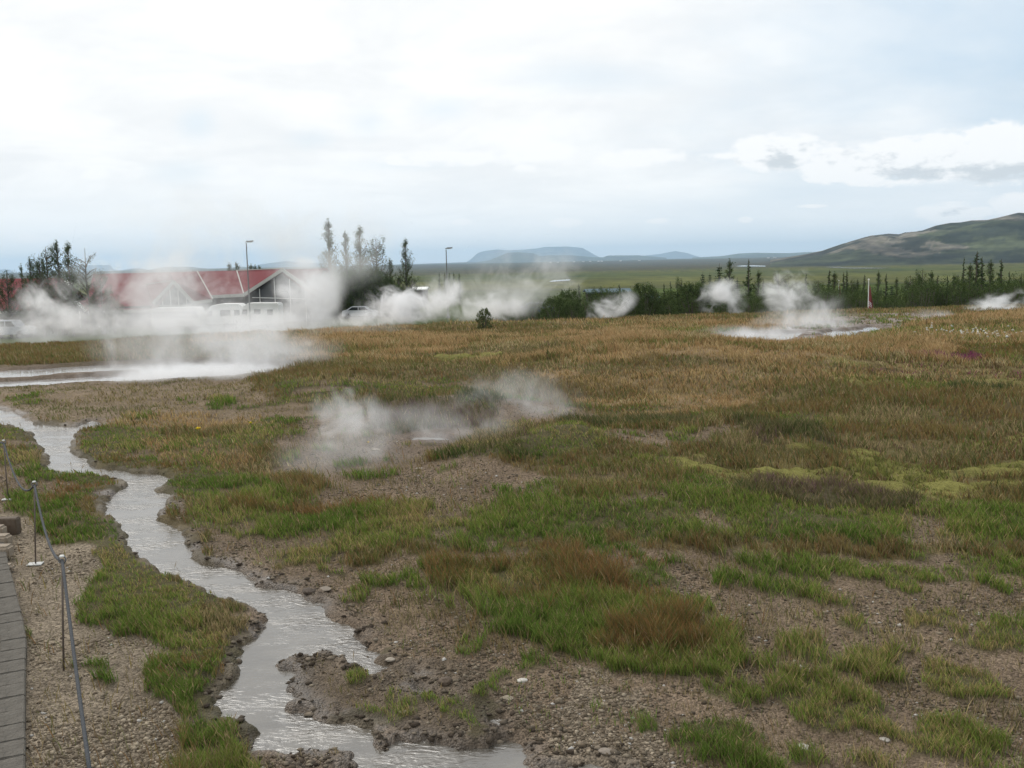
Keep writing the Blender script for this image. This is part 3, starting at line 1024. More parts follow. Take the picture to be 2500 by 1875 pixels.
def blades(name, x, y, z, h, w, cb, ct, lean, label, seedhead=False):
    n = len(x)
    a = rng.uniform(0, 2 * np.pi, n)
    la = np.where(rng.random(n) < .55, rng.uniform(0, 2 * np.pi, n), rng.uniform(2.2, 5.3, n))
    ux, uy = np.cos(a) * w / 2, np.sin(a) * w / 2
    lx, ly = np.cos(la) * lean * h, np.sin(la) * lean * h
    z = z - .01
    far = False
    if seedhead:
        # stem and a spindle head
        v = np.zeros((n, 8, 3))
        v[:, 0] = np.stack([x - ux * .5, y - uy * .5, z], -1)
        v[:, 1] = np.stack([x + ux * .5, y + uy * .5, z], -1)
        bx, by, bz = x + lx * .5, y + ly * .5, z + h * .74
        v[:, 2] = np.stack([bx + ux * .4, by + uy * .4, bz], -1)
        v[:, 3] = np.stack([bx - ux * .4, by - uy * .4, bz], -1)
        mx_, my_, mz = x + lx * .75, y + ly * .75, z + h * .86
        v[:, 4] = np.stack([mx_ + ux * 1.3, my_ + uy * 1.3, mz], -1)
        v[:, 5] = np.stack([mx_ - ux * 1.3, my_ - uy * 1.3, mz], -1)
        v[:, 6] = np.stack([x + lx, y + ly, z + h], -1)
        v[:, 7] = v[:, 6]
        b = np.arange(n)[:, None] * 8
        f = np.concatenate([(b + np.array([0, 1, 2, 3])).ravel(), (b + np.array([3, 2, 4, 5])).ravel(), (b + np.array([5, 4, 6])).ravel()])
        lt = np.concatenate([np.full(2 * n, 4), np.full(n, 3)])
        c = np.repeat(cb[:, None], 8, 1); c[:, 4:] = ct[:, None]
        V = v.reshape(-1, 3); Cc = c.reshape(-1, 3)
    else:
        v = np.zeros((n, 5, 3))
        v[:, 0] = np.stack([x - ux, y - uy, z], -1)
        v[:, 1] = np.stack([x + ux, y + uy, z], -1)
        mx_, my_, mz = x + lx * .35, y + ly * .35, z + h * .55
        v[:, 2] = np.stack([mx_ + ux * .8, my_ + uy * .8, mz], -1)
        v[:, 3] = np.stack([mx_ - ux * .8, my_ - uy * .8, mz], -1)
        v[:, 4] = np.stack([x + lx, y + ly, z + h], -1)
        b = np.arange(n)[:, None] * 5
        f = np.concatenate([(b + np.array([0, 1, 2, 3])).ravel(), (b + np.array([3, 2, 4])).ravel()])
        lt = np.concatenate([np.full(n, 4), np.full(n, 3)])
        c = np.repeat(cb[:, None], 5, 1); c[:, 2:4] = (.5 * cb + .5 * ct)[:, None]; c[:, 4] = ct
        V = v.reshape(-1, 3); Cc = c.reshape(-1, 3)
    o = np_mesh(name, V, f, lt, MLEAF, cols=Cc)
    return tag(o, label, 'grass', kind='stuff')


def choose_type(W):
    c = np.cumsum(W, 1)
    u = rng.random(len(W)) * c[:, -1]
    return (c < u[:, None]).sum(1).clip(0, len(TYPES) - 1)


def grow(n, r0, r1, power, half=31.5):
    x, y = sample_fan(n, r0, r1, power, half)
    s, b = water_sd(x, y)
    keep = (s + fbm(x / .35, y / .35, 71, 4) * .22 > .07) & (b > .35)
    x, y, s, b = x[keep], y[keep], s[keep], b[keep]
    W = zones(x, y)
    t = choose_type(W)
    dens = np.array([SPEC[k][1] for k in TYPES])[t]
    cl = vnoise(x / .07, y / .07, 121)            # clumping
    cl2 = fbm(x / .5, y / .5, 123, 3)
    p = dens * np.clip(.25 + 1.5 * (cl - .25), .06, 1) * np.clip(1.0 + cl2 * 1.8, .45, 1.3)
    p = p * np.clip((s + .02) / .15, .35, 1)
    k = rng.random(len(x)) < p
    # keep the path and its edging free of blades
    x, y, s, b, W, t, cl, cl2 = [q[k] for q in (x, y, s, b, W, t, cl, cl2)]
    z = local_z(x, y, s, b)
    turf = np.isin(t, [TI[q] for q in 'GRDHO'])
    z = z + .02 * turf
    return x, y, z, t, cl, cl2, W, s


def palette(t, x, y, jit=.25):
    n = len(t)
    out = np.zeros((n, 3))
    big = vnoise(x / .9, y / .9, 131) * .6 + rng.random(n) * .4
    big = np.clip((big - .2) / .6, 0, .9999)
    for k in TYPES:
        m = t == TI[k]
        if not m.any():
            continue
        pal = SPEC[k][3]
        ws = np.cumsum([w for _, w in pal]) / sum(w for _, w in pal)
        i = np.searchsorted(ws, big[m])
        P = np.array([c for c, _ in pal])
        out[m] = P[i.clip(0, len(pal) - 1)] * (1.45 if k == 'D' else 1.42)
    dead = rng.random(n)
    m = (dead < .12) & (t != TI['D'])
    out[m] = np.array((.27, .21, .12)) * (.6 + .7 * rng.random((m.sum(), 1)))
    m = (dead > .94)
    out[m] = np.array((.13, .095, .05)) * (.7 + .6 * rng.random((m.sum(), 1)))
    out *= (1 + (rng.random((n, 1)) - .5) * 2 * jit)
    return out


def path_clear(x, y):
    return x < PATH_X(y)


# edge of the paved path (its right side), traced onto the ground
kerb_pts = [gpt(*p) for p in [(8, 1330), (20, 1392), (30, 1428), (49, 1505), (61, 1558), (64, 1590), (62, 1650), (61, 1760), (61, 1875), (60, 2000), (58, 2200)]]
KY = np.array([p[1] for p in kerb_pts]); KX = np.array([p[0] for p in kerb_pts])


def PATH_X(y):
    return np.where((y < KY[0]), np.interp(y, KY[::-1], KX[::-1]), -99)


def make_grass():
    groups = [
        # n, r0, r1, power, w_px, height scale
        (1150000, 4.0, 22.0, 2.45, .75, 1.0),
        (750000, 22.0, 62.0, 2.5, .62, 1.15),
    ]
    X = []
    for n, r0, r1, pw, wp, hs in groups:
        x, y, z, t, cl, cl2, W, sw = grow(n, r0, r1, pw)
        k = ~((x < PATH_X(y) + .03))
        x, y, z, t, cl, cl2, sw = x[k], y[k], z[k], t[k], cl[k], cl2[k], sw[k]
        d = np.hypot(x, y)
        h = np.array([SPEC[q][2] for q in TYPES])[t]
        h = h * (.55 + .75 * rng.random(len(x))) * (.75 + .5 * cl) * np.clip(1 + cl2 * 1.5 + 1.5 * fbm(x / 1.6, y / 1.6, 127, 3), .72, 1.9) * hs * np.clip(.45 + sw * 1.1, 0, 1)
        h = h * np.where(t == TI['D'], np.interp(d, [12, 28], [.5, 1.0]), 1.0)
        w = np.maximum(.0035, wp * d / 995) * (.6 + .8 * rng.random(len(x)))
        w = np.where(np.isin(t, [TI['M']]), w * 1.5, w)
        cb = palette(t, x, y)
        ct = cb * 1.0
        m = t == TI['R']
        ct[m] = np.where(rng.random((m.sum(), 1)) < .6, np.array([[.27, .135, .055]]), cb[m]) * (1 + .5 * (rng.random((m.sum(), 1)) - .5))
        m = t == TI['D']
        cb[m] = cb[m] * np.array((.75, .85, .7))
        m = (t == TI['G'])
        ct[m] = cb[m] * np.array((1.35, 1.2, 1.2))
        cb = np.minimum(cb, .62); ct = np.minimum(ct, .62)
        X.append((x, y, z, h, w, cb, ct, .25 + .5 * rng.random(len(x)), t, d))
    cat = [np.concatenate([g[i] for g in X]) for i in range(10)]
    t, d = cat[8], cat[9]
    sel = {
        'green_grass': (np.isin(t, [TI[q] for q in 'GO']) & (d < 22), 'green and olive grass in tufts over the near ground and stream banks'),
        'distant_grass': ((np.isin(t, [TI[q] for q in 'GO']) | (t == TI['S']) | (t == TI['T'])) & (d >= 22), 'mixed green and straw grass on the far half of the field'),
        'tan_grass': ((t == TI['D']), 'tall tan dry grass covering the upper field and hummocks'),
        'rust_sedge': ((t == TI['R']), 'rust red sedge patches among the green grass'),
        'moss_growth': ((t == TI['M']), 'low yellow green moss and stems on the right of the field'),
        'heather': (np.isin(t, [TI['H'], TI['P']]), 'low dark heather with purple flowering streaks'),
        'sparse_grass': (np.isin(t, [TI[q] for q in 'SLTBW']) & (d < 22), 'thin straw coloured blades scattered on bare gravel'),
    }
    for nm, (m, lab) in sel.items():
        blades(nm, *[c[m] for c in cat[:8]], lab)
    # pale seed heads standing above the turf
    x, y, z, t, cl, cl2, W, sw = grow(60000, 4.2, 40, 2.5)
    k = (np.isin(t, [TI[q] for q in 'GRDOH'])) & (x > PATH_X(y) + .03) & (rng.random(len(x)) < np.where(fbm(x / 1.5, y / 1.5, 141, 3) > .05, .45, .07))
    x, y, z, t = x[k], y[k], z[k], t[k]
    d = np.hypot(x, y)
    h = rng.uniform(.09, .22, len(x))
    w = np.maximum(.004, .55 * d / 995)
    cb = np.array((.16, .13, .06)) * (.7 + .6 * rng.random((len(x), 1)))
    ct = np.array((.30, .22, .12)) * (.7 + .6 * rng.random((len(x), 1)))
    blades('seed_heads', x, y, z, h, w, cb, ct, .2 + .35 * rng.random(len(x)), 'pale seed heads on thin stems above the turf', True)


make_grass()

# ------------------------------------------------------------------ pebbles and clods
OCT_V = np.array([(1, 0, 0), (0, 1, 0), (-1, 0, 0), (0, -1, 0), (0, 0, 1), (0, 0, -1), (.72, .72, .1), (-.72, .72, -.1), (-.72, -.72, .15), (.72, -.72, 0)])
OCT_F = np.array([(0, 6, 4), (6, 1, 4), (1, 7, 4), (7, 2, 4), (2, 8, 4), (8, 3, 4), (3, 9, 4), (9, 0, 4), (6, 0, 5), (1, 6, 5), (7, 1, 5), (2, 7, 5), (8, 2, 5), (3, 8, 5), (9, 3, 5), (0, 9, 5)])


def rocks(name, x, y, z, s, flat, col, label, cat_, rough=.35):
    n = len(x)
    v = OCT_V[None] * (1 + (rng.random((n, 10, 3)) - .5) * 2 * rough)
    v[..., 2] *= flat
    v *= s[:, None, None] * (0.7 + .6 * rng.random((n, 1, 3)))
    a = rng.uniform(0, 2 * np.pi, n)
    c, s_ = np.cos(a)[:, None], np.sin(a)[:, None]
    vx = v[..., 0] * c - v[..., 1] * s_
    vy = v[..., 0] * s_ + v[..., 1] * c
    V = np.stack([vx + x[:, None], vy + y[:, None], v[..., 2] + z[:, None]], -1).reshape(-1, 3)
    f = (np.arange(n)[:, None, None] * 10 + OCT_F[None]).ravel()
    C = np.repeat(col[:, None], 10, 1).reshape(-1, 3)
    o = np_mesh(name, V, f, np.full(n * 16, 3), MSTONE, cols=C)
    return tag(o, label, cat_, kind='stuff')


def make_stones():
    x, y = sample_fan(330000, 4.0, 20, 2.6)
    s, b = water_sd(x, y)
    W = zones(x, y)
    bare = W[:, TI['S']] * .75 + W[:, TI['L']] + W[:, TI['B']] * .8 + W[:, TI['T']] * .2
    p = bare * np.clip(.38 + 2.8 * fbm(x / .6, y / .6, 151, 4), .05, 1)
    k = (rng.random(len(x)) < p) & (s + fbm(x / .35, y / .35, 71, 4) * .22 > .05) & (b > .3) & (x > PATH_X(y) + .02)
    x, y, s, b = x[k], y[k], s[k], b[k]
    z = local_z(x, y, s, b)
    n = len(x)
    d = np.hypot(x, y)
    sz = .003 + .014 * rng.random(n) ** 7 + .0004 * np.maximum(d - 5, 0)
    g = rng.random((n, 1))
    col = np.array((.13, .105, .078)) * (1 - g) + np.array((.38, .33, .26)) * g ** 2.0
    onl = zones(x, y)[:, TI['L']][:, None]
    col = col * (.66 + .34 * onl) * np.array((1.04, 1.0, .94))
    pale = rng.random(n) < .02
    col[pale] = (.42, .40, .37)
    rocks('gravel', x, y, z + .002, sz, .65, col, 'loose grey and tan gravel lying on the bare ground', 'gravel')
    # mud clods along the stream banks
    x, y = sample_fan(60000, 4.0, 18, 2.3)
    s, b = water_sd(x, y)
    edge = (s + fbm(x / .35, y / .35, 71, 4) * .22)
    k = (edge > -.01) & (edge < .22) & (rng.random(len(x)) < .8 * np.exp(-np.maximum(edge, 0) / .09) * np.clip(.5 + 2 * fbm(x / .3, y / .3, 161, 3), .05, 1))
    x, y, s, b = x[k], y[k], s[k], b[k]
    z = local_z(x, y, s, b)
    n = len(x)
    sz = .007 + .020 * rng.random(n) ** 2.5
    g = rng.random((n, 1))
    col = np.array((.055, .042, .031)) * (1 - g) + np.array((.20, .165, .125)) * g ** 2
    rocks('mud_clods', x, y, z + sz * .15, sz, .55, col, 'dark crumbly mud clods along the stream banks', 'clods', .45)


make_stones()


def stone(px, py, size, col, label, flat=.5, seed=0):
    size *= .62
    gx, gy = gpt(px, py)
    r2 = np.random.default_rng(seed + 500)
    import bmesh
    bm = bmesh.new()
    bmesh.ops.create_icosphere(bm, subdivisions=3, radius=1)
    off = r2.uniform(-9, 9, 3)
    for v in bm.verts:
        p = v.co
        k = 1 + .5 * float(fbm(np.array(p.x * 1.3 + off[0] + p.z), np.array(p.y * 1.3 + off[1]), seed, 3))
        q = Vector((round(p.x * 2.2) / 2.2, round(p.y * 2.2) / 2.2, round(p.z * 2) / 2))
        v.co = (p * .65 + q * .35) * k
        v.co.x *= size * 1.25; v.co.y *= size; v.co.z *= size * flat
    me = bpy.data.meshes.new('stone'); bm.to_mesh(me); bm.free()
    me.polygons.foreach_set('use_smooth', [True] * len(me.polygons))
    me.materials.append(plain('stone surface', col, .85, .25, 12, 0, .7, 40))
    o = bpy.data.objects.new('stone', me); COL.objects.link(o)
    o.location = (gx, gy, zg(gx, gy) + size * flat * .35)
    o.rotation_euler = (0, 0, r2.uniform(0, 6))
    return tag(o, label, 'stone')


stone(1275, 1668, .040, (.50, .47, .42), 'white stone lying right of the puddles beside a grass tuft', .45, 1)
stone(953, 1615, .038, (.30, .26, .21), 'pale flat stone above the puddle at the end of the side channel', .45, 2)
stone(988, 1745, .040, (.26, .21, .16), 'tan stone in the gravel bar just above the lower water', .6, 3)
stone(1088, 1678, .060, (.09, .065, .045), 'dark pointed stone between the two small puddles', .7, 4)
stone(755, 1450, .075, (.065, .048, .035), 'dark clod stone jutting into the stream by the flat ledge', .5, 5)
stone(795, 1446, .065, (.20, .165, .13), 'flat tan ledge stone beside the dark clod stone at the stream', .2, 6)
stone(917, 1093, .075, (.33, .28, .22), 'tan slab stone under the steaming vent', .4, 7)
stone(1078, 1121, .045, (.46, .43, .38), 'small white stone on the brown slope under the vent', .5, 8)
stone(1024, 1147, .055, (.30, .26, .21), 'long beige stone low on the brown slope under the vent', .25, 9)
stone(1628, 1071, .13, (.30, .25, .19), 'pale flat stone on the bare strip right of the vent', .3, 10)
stone(2160, 1795, .035, (.36, .33, .29), 'pale broken stone in the wet hollow at lower right', .4, 11)
stone(1960, 1822, .05, (.34, .31, .27), 'light flat stone on the mud at the bottom right', .25, 12)
stone(1240, 1712, .045, (.24, .20, .15), 'tan slab stone above the long puddle', .3, 13)
stone(1480, 1845, .05, (.22, .185, .15), 'brown flat stone in the mud at the bottom of the frame', .3, 14)

# ------------------------------------------------------------------ mountains and hills


def gfar(px, py):
    d = CM @ np.array([(px - 1250) / F, -(py - 937.5) / F, -1.0])
    t = 100.0
    for _ in range(60):
        z = float(base_z(np.array(d[0] * t), np.array(d[1] * t)))
        t = .5 * t + .5 * min(20000, (CAMZ - z) / max(-d[2], 1e-5))
    return d[0] * t, d[1] * t, CAMZ + d[2] * t


def mountain(name, prof, D, depth, cols, seed, rough=.12, base=-22, nx=220, nd=26, front=.55):
    """heightfield whose skyline follows the traced ridge at its own distance"""
    P = [at(px, py, D) for px, py in prof]
    X = np.array([p.x for p in P]); Z = np.array([p.z for p in P])
    xs = np.linspace(X[0], X[-1], nx)
    ridge = np.interp(xs, X, Z) - base
    ts = np.linspace(0, 1, nd)
    shape = np.where(ts < front, np.sin(ts / front * np.pi / 2) ** 1.15, np.cos((ts - front) / (1 - front) * np.pi / 2) ** .8)
    xx, tt = np.meshgrid(xs, ts)
    hh = ridge[None] * shape[:, None]
    amp = ridge[None] * rough * np.minimum(1, np.sin(tt * np.pi) * 1.6)
    sc = depth * .16
    n1 = fbm(xx / sc, tt * depth / sc * .7, seed, 5)
    hh = hh + amp * n1 * np.where(np.abs(tt - front) < .04, .25, 1)
    yy = D + (tt - front) * depth
    hh = np.minimum(hh, (ridge[None] + base - CAMZ) / D * yy - base + CAMZ)
    V = np.stack([xx * yy / D, yy, base + hh], -1).reshape(-1, 3)     # fan with distance so the skyline keeps its width
    idx = np.arange(nx * nd).reshape(nd, nx)
    q = np.stack([idx[:-1, :-1], idx[:-1, 1:], idx[1:, 1:], idx[1:, :-1]], -1).reshape(-1, 4)
    n2 = fbm(xx / (sc * .5), hh / max(8, ridge.max() * .10) + xx / (sc * 2), seed + 9, 5).ravel()
    n3 = fbm(xx / (sc * .12), tt * depth / (sc * .12), seed + 19, 3).ravel()
    n4 = fbm(xx / (sc * .5) + tt * 3, tt * nd / 7.0 + xx / (sc * 1.5), seed + 29, 5).ravel()
    hf = (hh / np.maximum(ridge[None], 1)).ravel()
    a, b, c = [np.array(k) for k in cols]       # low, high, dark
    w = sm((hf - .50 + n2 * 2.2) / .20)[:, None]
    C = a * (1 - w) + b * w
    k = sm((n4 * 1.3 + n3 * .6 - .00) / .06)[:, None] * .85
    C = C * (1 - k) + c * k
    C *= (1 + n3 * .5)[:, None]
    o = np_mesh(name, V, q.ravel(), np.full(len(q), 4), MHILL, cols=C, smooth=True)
    return tag(o, kind='structure')


def zz(ox, oy, s, l):
    return [(ox + x * s, oy + y * s) for x, y in l]


ROCKY = ((.060, .068, .038), (.10, .10, .075), (.045, .06, .03))
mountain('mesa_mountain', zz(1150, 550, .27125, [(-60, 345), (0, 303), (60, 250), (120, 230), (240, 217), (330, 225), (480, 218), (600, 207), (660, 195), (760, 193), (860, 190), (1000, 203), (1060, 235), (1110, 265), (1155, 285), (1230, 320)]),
         20000, 4500, ((.05, .07, .07), (.06, .08, .08), (.04, .055, .055)), 1, .10)  # here and on the other farthest mountains, a bluish haze tint painted into the colours
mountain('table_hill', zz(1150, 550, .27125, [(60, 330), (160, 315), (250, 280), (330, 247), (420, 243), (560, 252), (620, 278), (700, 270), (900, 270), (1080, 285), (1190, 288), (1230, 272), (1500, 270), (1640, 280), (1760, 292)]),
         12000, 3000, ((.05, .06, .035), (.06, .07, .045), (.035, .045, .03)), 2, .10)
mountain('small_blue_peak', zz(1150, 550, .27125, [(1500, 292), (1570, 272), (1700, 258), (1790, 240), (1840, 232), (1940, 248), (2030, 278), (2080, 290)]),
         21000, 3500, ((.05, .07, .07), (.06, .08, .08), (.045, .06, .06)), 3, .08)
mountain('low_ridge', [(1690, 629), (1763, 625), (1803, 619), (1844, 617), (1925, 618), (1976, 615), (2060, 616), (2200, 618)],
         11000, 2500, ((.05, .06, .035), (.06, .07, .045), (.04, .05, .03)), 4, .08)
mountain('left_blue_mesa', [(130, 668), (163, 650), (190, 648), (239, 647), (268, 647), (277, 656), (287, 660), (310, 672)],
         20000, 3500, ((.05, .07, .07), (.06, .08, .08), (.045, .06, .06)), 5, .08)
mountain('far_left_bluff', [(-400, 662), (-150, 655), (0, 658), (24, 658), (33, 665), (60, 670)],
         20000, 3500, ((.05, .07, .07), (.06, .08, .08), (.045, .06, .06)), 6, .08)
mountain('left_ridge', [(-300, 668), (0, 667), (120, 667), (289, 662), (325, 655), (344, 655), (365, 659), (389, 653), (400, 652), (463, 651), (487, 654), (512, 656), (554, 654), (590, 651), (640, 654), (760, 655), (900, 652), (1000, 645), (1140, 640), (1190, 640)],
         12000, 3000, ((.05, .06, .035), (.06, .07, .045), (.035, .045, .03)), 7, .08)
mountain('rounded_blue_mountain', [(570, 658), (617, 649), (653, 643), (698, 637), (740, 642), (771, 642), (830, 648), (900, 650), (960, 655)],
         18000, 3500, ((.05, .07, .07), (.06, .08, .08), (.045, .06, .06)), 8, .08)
mountain('dark_hill', [(1880, 634), (1958, 622), (2007, 612), (2060, 594), (2125, 575), (2150, 572), (2170, 570), (2195, 571), (2210, 566), (2251, 563), (2284, 551), (2320, 544), (2345, 543), (2373, 538), (2410, 537), (2438, 531), (2487, 519), (2510, 521),
                       (2600, 503), (2750, 498), (2900, 480), (3100, 486), (3400, 500), (3900, 560), (4300, 600)],
         2900, 2000, ((.036, .042, .022), (.105, .094, .074), (.016, .020, .014)), 9, .9, nx=900, nd=130, front=.62)


# ------------------------------------------------------------------ strips of far water
def far_strip(poly, name='river'):
    pts = [gfar(*p) for p in poly]
    mb = MB()
    mb.add([(x, y, z + .5) for x, y, z in pts], [tuple(range(len(pts)))])
    tag(mb.build(name, MWP), kind='structure')


far_strip([(1341, 688.5), (1350, 685.5), (1392, 683.2), (1392, 685.8), (1345, 689.2)])
far_strip([(1795, 650.2), (1812, 648.6), (1840, 648.2), (1870, 649.6), (1868, 651.2), (1835, 651.0), (1812, 651.2)])
far_strip([(2012, 652.4), (2050, 652.2), (2062, 654.0), (2130, 654.3), (2175, 655.4), (2120, 656.4), (2078, 656.2), (2040, 654.2)])


# ------------------------------------------------------------------ trees
def crown_arrays(kind, seed):
    """unit-height tree: leaf quads and trunk/limb tubes"""
    r = np.random.default_rng(seed)
    mb = MB()
    pts, cols = [], []
    if kind == 'poplar':
        mb.tube([(0, 0, 0), (.004, .003, .35), (-.003, .004, .7), (0, 0, .97)], [.014, .010, .006, .002], 6)
        nl = 60
        for i in range(nl):
            h = .08 + .86 * (i / nl)
            a = r.uniform(0, 6.283)
            wid = .115 * (1 - abs(h - .32) / .75) * r.uniform(.5, 1.25)
            wid = max(wid, .02)
            rise = wid * r.uniform(1.1, 2.2)
            p0 = np.array((0, 0, h)); p1 = np.array((math.cos(a) * wid, math.sin(a) * wid, h + rise))
            pm = (p0 + p1) / 2 + np.array((math.cos(a), math.sin(a), -1)) * wid * .12
            mb.tube([p0, pm, p1], [.004, .003, .001], 4, False)
            n = int(34 + 50 * wid / .1)
            t = r.random(n) ** .7
            q = (1 - t)[:, None] ** 2 * p0 + (2 * t * (1 - t))[:, None] * pm + t[:, None] ** 2 * p1
            q = q + r.normal(0, .010, (n, 3)) * np.array((1, 1, 1.3))
            pts.append(q); cols.append(np.full(n, r.uniform(.7, 1.3)))
        n = 90
        q = np.stack([r.normal(0, .006, n), r.normal(0, .006, n), r.uniform(.86, 1.0, n)], -1)
        pts.append(q); cols.append(np.ones(n)); ls = .0105
    elif kind == 'lush':
        mb.tube([(0, 0, 0), (.004, .003, .35), (-.003, .004, .7), (0, 0, .97)], [.014, .010, .006, .002], 6)
        nl = 85
        for i in range(nl):
            h = .03 + .92 * (i / nl)
            a = r.uniform(0, 6.283)
            wid = max(.012, .105 * (1 - h) ** .95 * r.uniform(.4, 1.4))
            rise = wid * r.uniform(.7, 1.6)
            p0 = np.array((0, 0, h)); p1 = np.array((math.cos(a) * wid, math.sin(a) * wid, h + rise * (1 - h) ** .5))
            mb.tube([p0, (p0 + p1) / 2, p1], [.004, .003, .001], 4, False)
            n = int(45 + 60 * wid / .1)
            t = r.random(n)[:, None] ** .8
            n = int(n * (1.1 - h)); t = t[:n]
            pts.append(p0 + (p1 - p0) * t + r.normal(0, .013 * (1.1 - h), (len(t), 3))); cols.append(np.full(len(t), r.uniform(.65, 1.4)))
        ls = .0135
    elif kind == 'broad':
        mb.tube([(0, 0, 0), (.004, 0, .3), (0, .006, .6), (.0, 0, .93)], [.018, .013, .008, .002], 6)
        nl = 52
        for i in range(nl):
            h = .10 + .72 * (i / nl)
            a = r.uniform(0, 6.283)
            wid = .23 * (1 - abs(h - .28) / .85) * r.uniform(.55, 1.15)
            rise = wid * r.uniform(.7, 1.3)
            p0 = np.array((0, 0, h)); p1 = np.array((math.cos(a) * wid, math.sin(a) * wid, min(.99, h + rise)))
            pm = (p0 + p1) / 2 + np.array((math.cos(a), math.sin(a), -1)) * wid * .15
            mb.tube([p0, pm, p1], [.006, .004, .001], 4, False)
            for k in range(4):
                tt = r.uniform(.35, 1)
                c0 = (1 - tt) ** 2 * p0 + 2 * tt * (1 - tt) * pm + tt ** 2 * p1
                up = np.array((r.normal(0, .3), r.normal(0, .3), 1.0)) * r.uniform(.03, .09)
                n = int(r.uniform(18, 34))
                t = r.random(n)[:, None]
                pts.append(c0 + up * t + r.normal(0, .010, (n, 3))); cols.append(np.full(n, r.uniform(.65, 1.35)))
        ls = .0105
    elif kind == 'sparse':
        mb.tube([(0, 0, 0), (.01, 0, .3), (-.01, .006, .6), (.0, 0, .95)], [.016, .012, .008, .002], 6)
        for i in range(30):
            h = .15 + .65 * (i / 30)
            a = r.uniform(0, 6.283)
            wid = .26 * r.uniform(.5, 1.1) * (1 - .45 * h)
            p0 = np.array((0, 0, h)); p1 = np.array((math.cos(a) * wid, math.sin(a) * wid, h + wid * r.uniform(.3, 1.0)))
            mb.tube([p0, (p0 + p1) / 2 + np.array((0, 0, .02)), p1], [.006, .004, .0015], 4, False)
            for k in range(5):
                tt = r.uniform(.3, 1)
                c0 = p0 + (p1 - p0) * tt
                n = 12
                pts.append(c0 + r.normal(0, .016, (n, 3))); cols.append(np.full(n, r.uniform(.65, 1.35)))
        ls = .012
    elif kind == 'spruce':
        mb.tube([(0, 0, 0), (0, 0, .5), (0, 0, .99)], [.016, .010, .002], 6)
        for i in range(26):
            h = .06 + .90 * (i / 26)
            w0 = .21 * (1 - h) ** .85 + .012
            nb = 9 if h < .7 else 6
            for b in range(nb):
                a = 6.283 * (b + r.random()) / nb
                wid = w0 * r.uniform(.7, 1.15)
                n = int(10 + wid * 190)
                t = r.random(n)
                q = np.stack([np.cos(a) * wid * t, np.sin(a) * wid * t, h - wid * .42 * t + wid * .12 * t * t * 2], -1)
                q += r.normal(0, .0065, (n, 3)) + np.stack([-np.sin(a) * r.normal(0, .02, n) * t, np.cos(a) * r.normal(0, .02, n) * t, r.normal(0, .004, n)], -1)
                pts.append(q); cols.append(np.full(n, r.uniform(.7, 1.25)))
        ls = .0125
    else:     # bush
        for k in range(9):
            a = r.uniform(0, 6.283); l = r.uniform(.15, .36)
            mb.tube([(0, 0, 0), (math.cos(a) * l * .45, math.sin(a) * l * .45, .4), (math.cos(a) * l, math.sin(a) * l, .8)], [.016, .010, .003], 5, False)
        for k in range(360 if kind == 'dense' else 150):
            a = r.uniform(0, 6.283); z = r.uniform(.03, .90)
            rad = .42 * math.sqrt(max(.02, 1 - ((z - .34) / .62) ** 2)) * r.uniform(.35, 1.0) ** .5
            c0 = np.array((math.cos(a) * rad, math.sin(a) * rad, z))
            up = np.array((r.normal(0, .25), r.normal(0, .25), 1.0)) * r.uniform(.03, .12)
            n = 26
            t = r.random(n)[:, None]
            pts.append(c0 + up * t + r.normal(0, .020, (n, 3))); cols.append(np.full(n, r.uniform(.6, 1.4)))
        ls = {'bush': .019, 'dense': .026}.get(kind, .045)
    P = np.concatenate(pts); Cc = np.concatenate(cols)
    n = len(P)
    nrm = r.normal(0, 1, (n, 3)); nrm /= np.linalg.norm(nrm, axis=1)[:, None]
    u = np.cross(nrm, r.normal(0, 1, (n, 3))); u /= np.linalg.norm(u, axis=1)[:, None]
    w = np.cross(nrm, u)
    s = ls * r.uniform(.6, 1.4, (n, 1))
    V = np.stack([P - u * s * .5, P + w * s * .32, P + u * s * .5, P - w * s * .32], 1).reshape(-1, 3)
    return V, np.repeat(Cc, 4), mb


PROTO = {}
KC = {'poplar': (.046, .066, .024), 'broad': (.042, .058, .024), 'sparse': (.045, .055, .028), 'spruce': (.016, .030, .016), 'bush': (.040, .056, .019), 'lush': (.036, .056, .020), 'dense': (.046, .064, .024), 'pale': (.070, .085, .038)}


def proto(kind, i):
    if (kind, i) not in PROTO:
        V, cc, mb = crown_arrays(kind, 40 + i * 7 + len(kind))
        base = np.array(KC[kind])
        base = base * 1.45
        C = base[None] * cc[:, None] * (1 + (rng.random((len(cc) // 4, 1)).repeat(4, 0) - .5) * .5)
        me = bpy.data.meshes.new('crown')
        n = len(V)
        me.vertices.add(n); me.vertices.foreach_set('co', V.astype(np.float32).ravel())
        me.loops.add(n); me.loops.foreach_set('vertex_index', np.arange(n, dtype=np.int32))
        me.polygons.add(n // 4)
        me.polygons.foreach_set('loop_start', np.arange(0, n, 4, dtype=np.int32)); me.polygons.foreach_set('loop_total', np.full(n // 4, 4, np.int32))
        me.update(calc_edges=True)
        ca = me.color_attributes.new('Col', 'FLOAT_COLOR', 'POINT')
        c4 = np.ones((n, 4), np.float32); c4[:, :3] = C
        ca.data.foreach_set('color', c4.ravel())
        me.materials.append(MTREE)
        tm = bpy.data.meshes.new('trunk'); tm.from_pydata(mb.v, [], mb.f); tm.update(); tm.materials.append(M_BARK)
        PROTO[(kind, i)] = (me, tm)
    return PROTO[(kind, i)]


THICKET = []
ORD = ['first', 'second', 'third', 'fourth', 'fifth', 'sixth', 'seventh', 'eighth', 'ninth', 'tenth', 'eleventh', 'twelfth']


